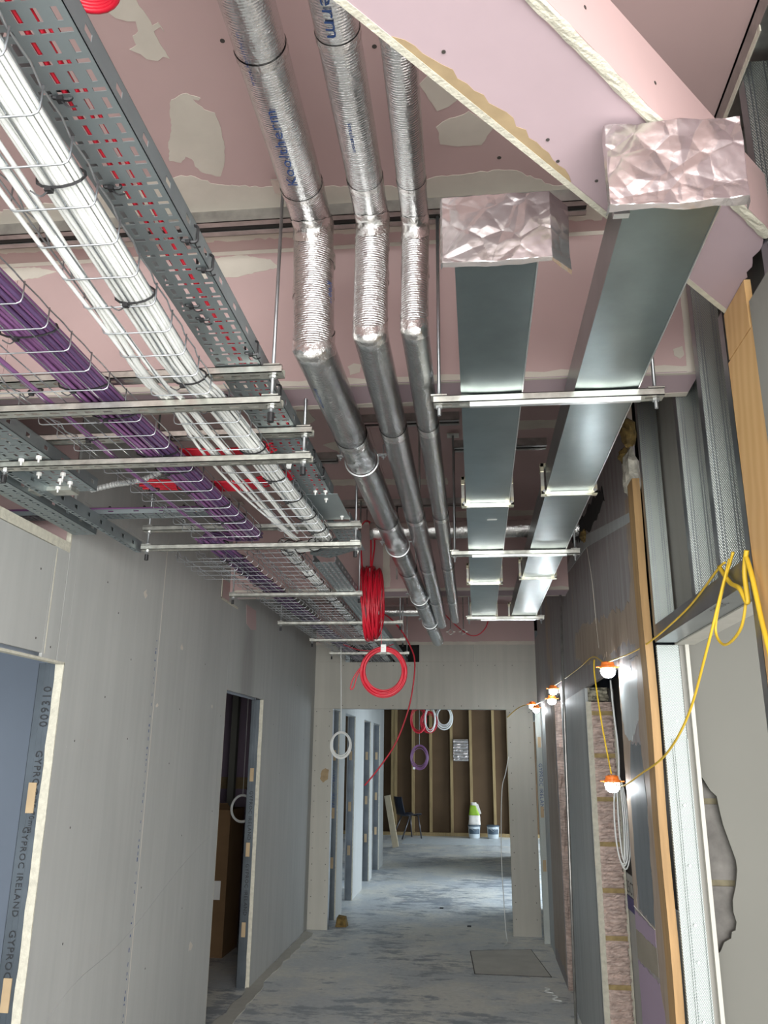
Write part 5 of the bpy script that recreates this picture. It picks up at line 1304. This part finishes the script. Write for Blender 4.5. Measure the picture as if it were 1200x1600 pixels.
def bag(z0, z1, w0, w1, mat, name, dx=0):
    vs = []; fs = []; n = 20; k = 7
    for j in range(k+1):
        f = j/k; z = z0+(z1-z0)*f; w_ = w0+(w1-w0)*f; 
        for i in range(n):
            a = 2*PI*i/n; sq = 1/max(abs(math.cos(a)), abs(math.sin(a)))**.55
            e = 1+.08*noise.noise(Vector((math.cos(a)*2, math.sin(a)*2, z*9)))
            vs.append((-.05+dx*f+w_*math.cos(a)*sq*e, 18.75+w_*.55*math.sin(a)*sq*e, z))
    for j in range(k):
        for i in range(n): fs.append((j*n+i, j*n+(i+1) % n, (j+1)*n+(i+1) % n, (j+1)*n+i))
    fs.append(tuple(reversed(range(n)))); fs.append(tuple(k*n+i for i in range(n)))
    M().add(vs, fs).build(name, mat, bgt, smooth=True)
bag(.267, .46, .125, .12, 'bag_white', 'bag_bottom'); bag(.46, .66, .12, .07, 'bag_green', 'bag_middle', -.02); bag(.655, .72, .07, .055, 'bag_white', 'bag_top', -.01)
M().prism([(-.02, .66), (.06, .48), (.10, .50), (.03, .70)], 'y', 18.655, 18.66).build('white_panel', 'bag_white', bgt)
# foil patch on back wall
vt = thing('foil_grille', 'silver foil-covered square panel on the dark timber back wall', 'panel', (-.32, 19.05, 1.567))
for i in range(7):
    z0 = 1.567+i*.066; vs = []; fs = []
    for j in range(5):
        for k in range(13): vs.append((-.49+.333*k/12, 19.045-.012*math.sin(PI*j/4)-random.uniform(0, .006), z0+.062*j/4))
    for j in range(4):
        for k in range(12): a = j*13+k; fs.append((a, a+1, a+14, a+13))
    M().add(vs, fs).build('slat', 'foil_sheet', vt)
M().box(-.49, -.157, 19.046, 19.06, 1.567, 2.029).build('backing', 'rail_dark', vt)
# debris
for i, (x, y) in enumerate(((-.42, 10.2), (-.1, 9.2), (.48, 6.95), (.52, 6.75), (-1.38, 9.0))):
    mb = M(); 
    if i in (2, 3): mb.tube(smooth_path([(x, y, .006), (x+.03, y-.06, .012), (x-.01, y-.1, .006), (x+.05, y-.15, .008)], 5), .004, 5)
    elif i == 4: mb.add(*(lambda: ([(x-.06, y-.05, 0), (x+.05, y-.04, 0), (x+.06, y+.05, 0), (x-.05, y+.05, 0), (x-.05, y-.03, .08), (x+.04, y-.03, .1), (x+.04, y+.04, .09), (x-.04, y+.04, .1)], [(0, 3, 2, 1), (4, 5, 6, 7), (0, 1, 5, 4), (1, 2, 6, 5), (2, 3, 7, 6), (3, 0, 4, 7)]))())
    else: mb.box(x-.02, x+.02, y-.03, y+.03, 0, .006)
    lb = ['small dark scrap lying mid floor beyond the opening', 'small dark scrap lying on the floor just past the opening', 'white cable offcut on the floor by right wall, further one', 'white cable offcut on the floor by right wall, nearer one', 'yellowish clump at the foot of the left opening edge'][i]
    tag(mb.build('floor_scrap', ['print_black', 'print_black', 'white_cable', 'white_cable', 'foam'][i]), lb, 'scrap')

# ================================================================== side room seen through the second doorway
def carton(x0, x1, y0, y1, z0, z1, label, lab=False):
    t = thing('cardboard_box', label, 'box', ((x0+x1)/2, (y0+y1)/2, z0))
    M().box(x0, x1, y0, y1, z0, z1).build('carton', 'cardboard', t)
    mb = M(); mb.obox(((x0+x1)/2, y0-.04, z1+.03), ((x1-x0)/2, 0, 0), (0, .06, -.03), (0, .001, .002)); mb.build('flap', 'cardboard', t)
    if lab: M().box(x1-.16, x1-.05, y0-.002, y0, z0+.45, z0+.6).build('shipping_label', 'white_plastic', t)
carton(-2.62, -2.17, 7.5, 7.95, 0, 1.18, 'tall brown cardboard box seen through the second doorway, with label', True)
carton(-2.13, -1.90, 7.9, 8.4, 0, 1.30, 'brown cardboard box standing beside the tall one in the side room')
o = M().box(-5.0, -1.8, 9.0, 9.05, 0, ZC).build('wall_side_back', 'wall_purple'); struct(o)
M().box(-5.0, -1.8, 8.998, 9.0, 1.30, 1.42).build('buff_band', 'brown_paper', o)
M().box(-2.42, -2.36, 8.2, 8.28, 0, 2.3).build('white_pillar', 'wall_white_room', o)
sc2 = ring_coil('white cable coil hanging in the side room behind the door stud', (-2.04, 7.4, 1.20), .10, .115, 6, .006, 'white_cable', (1, 0, 0), .01, 31)
rod(M(), -2.04, 7.4, 1.3, ZC, .002).build('hanging_wire', 'white_cable', sc2)
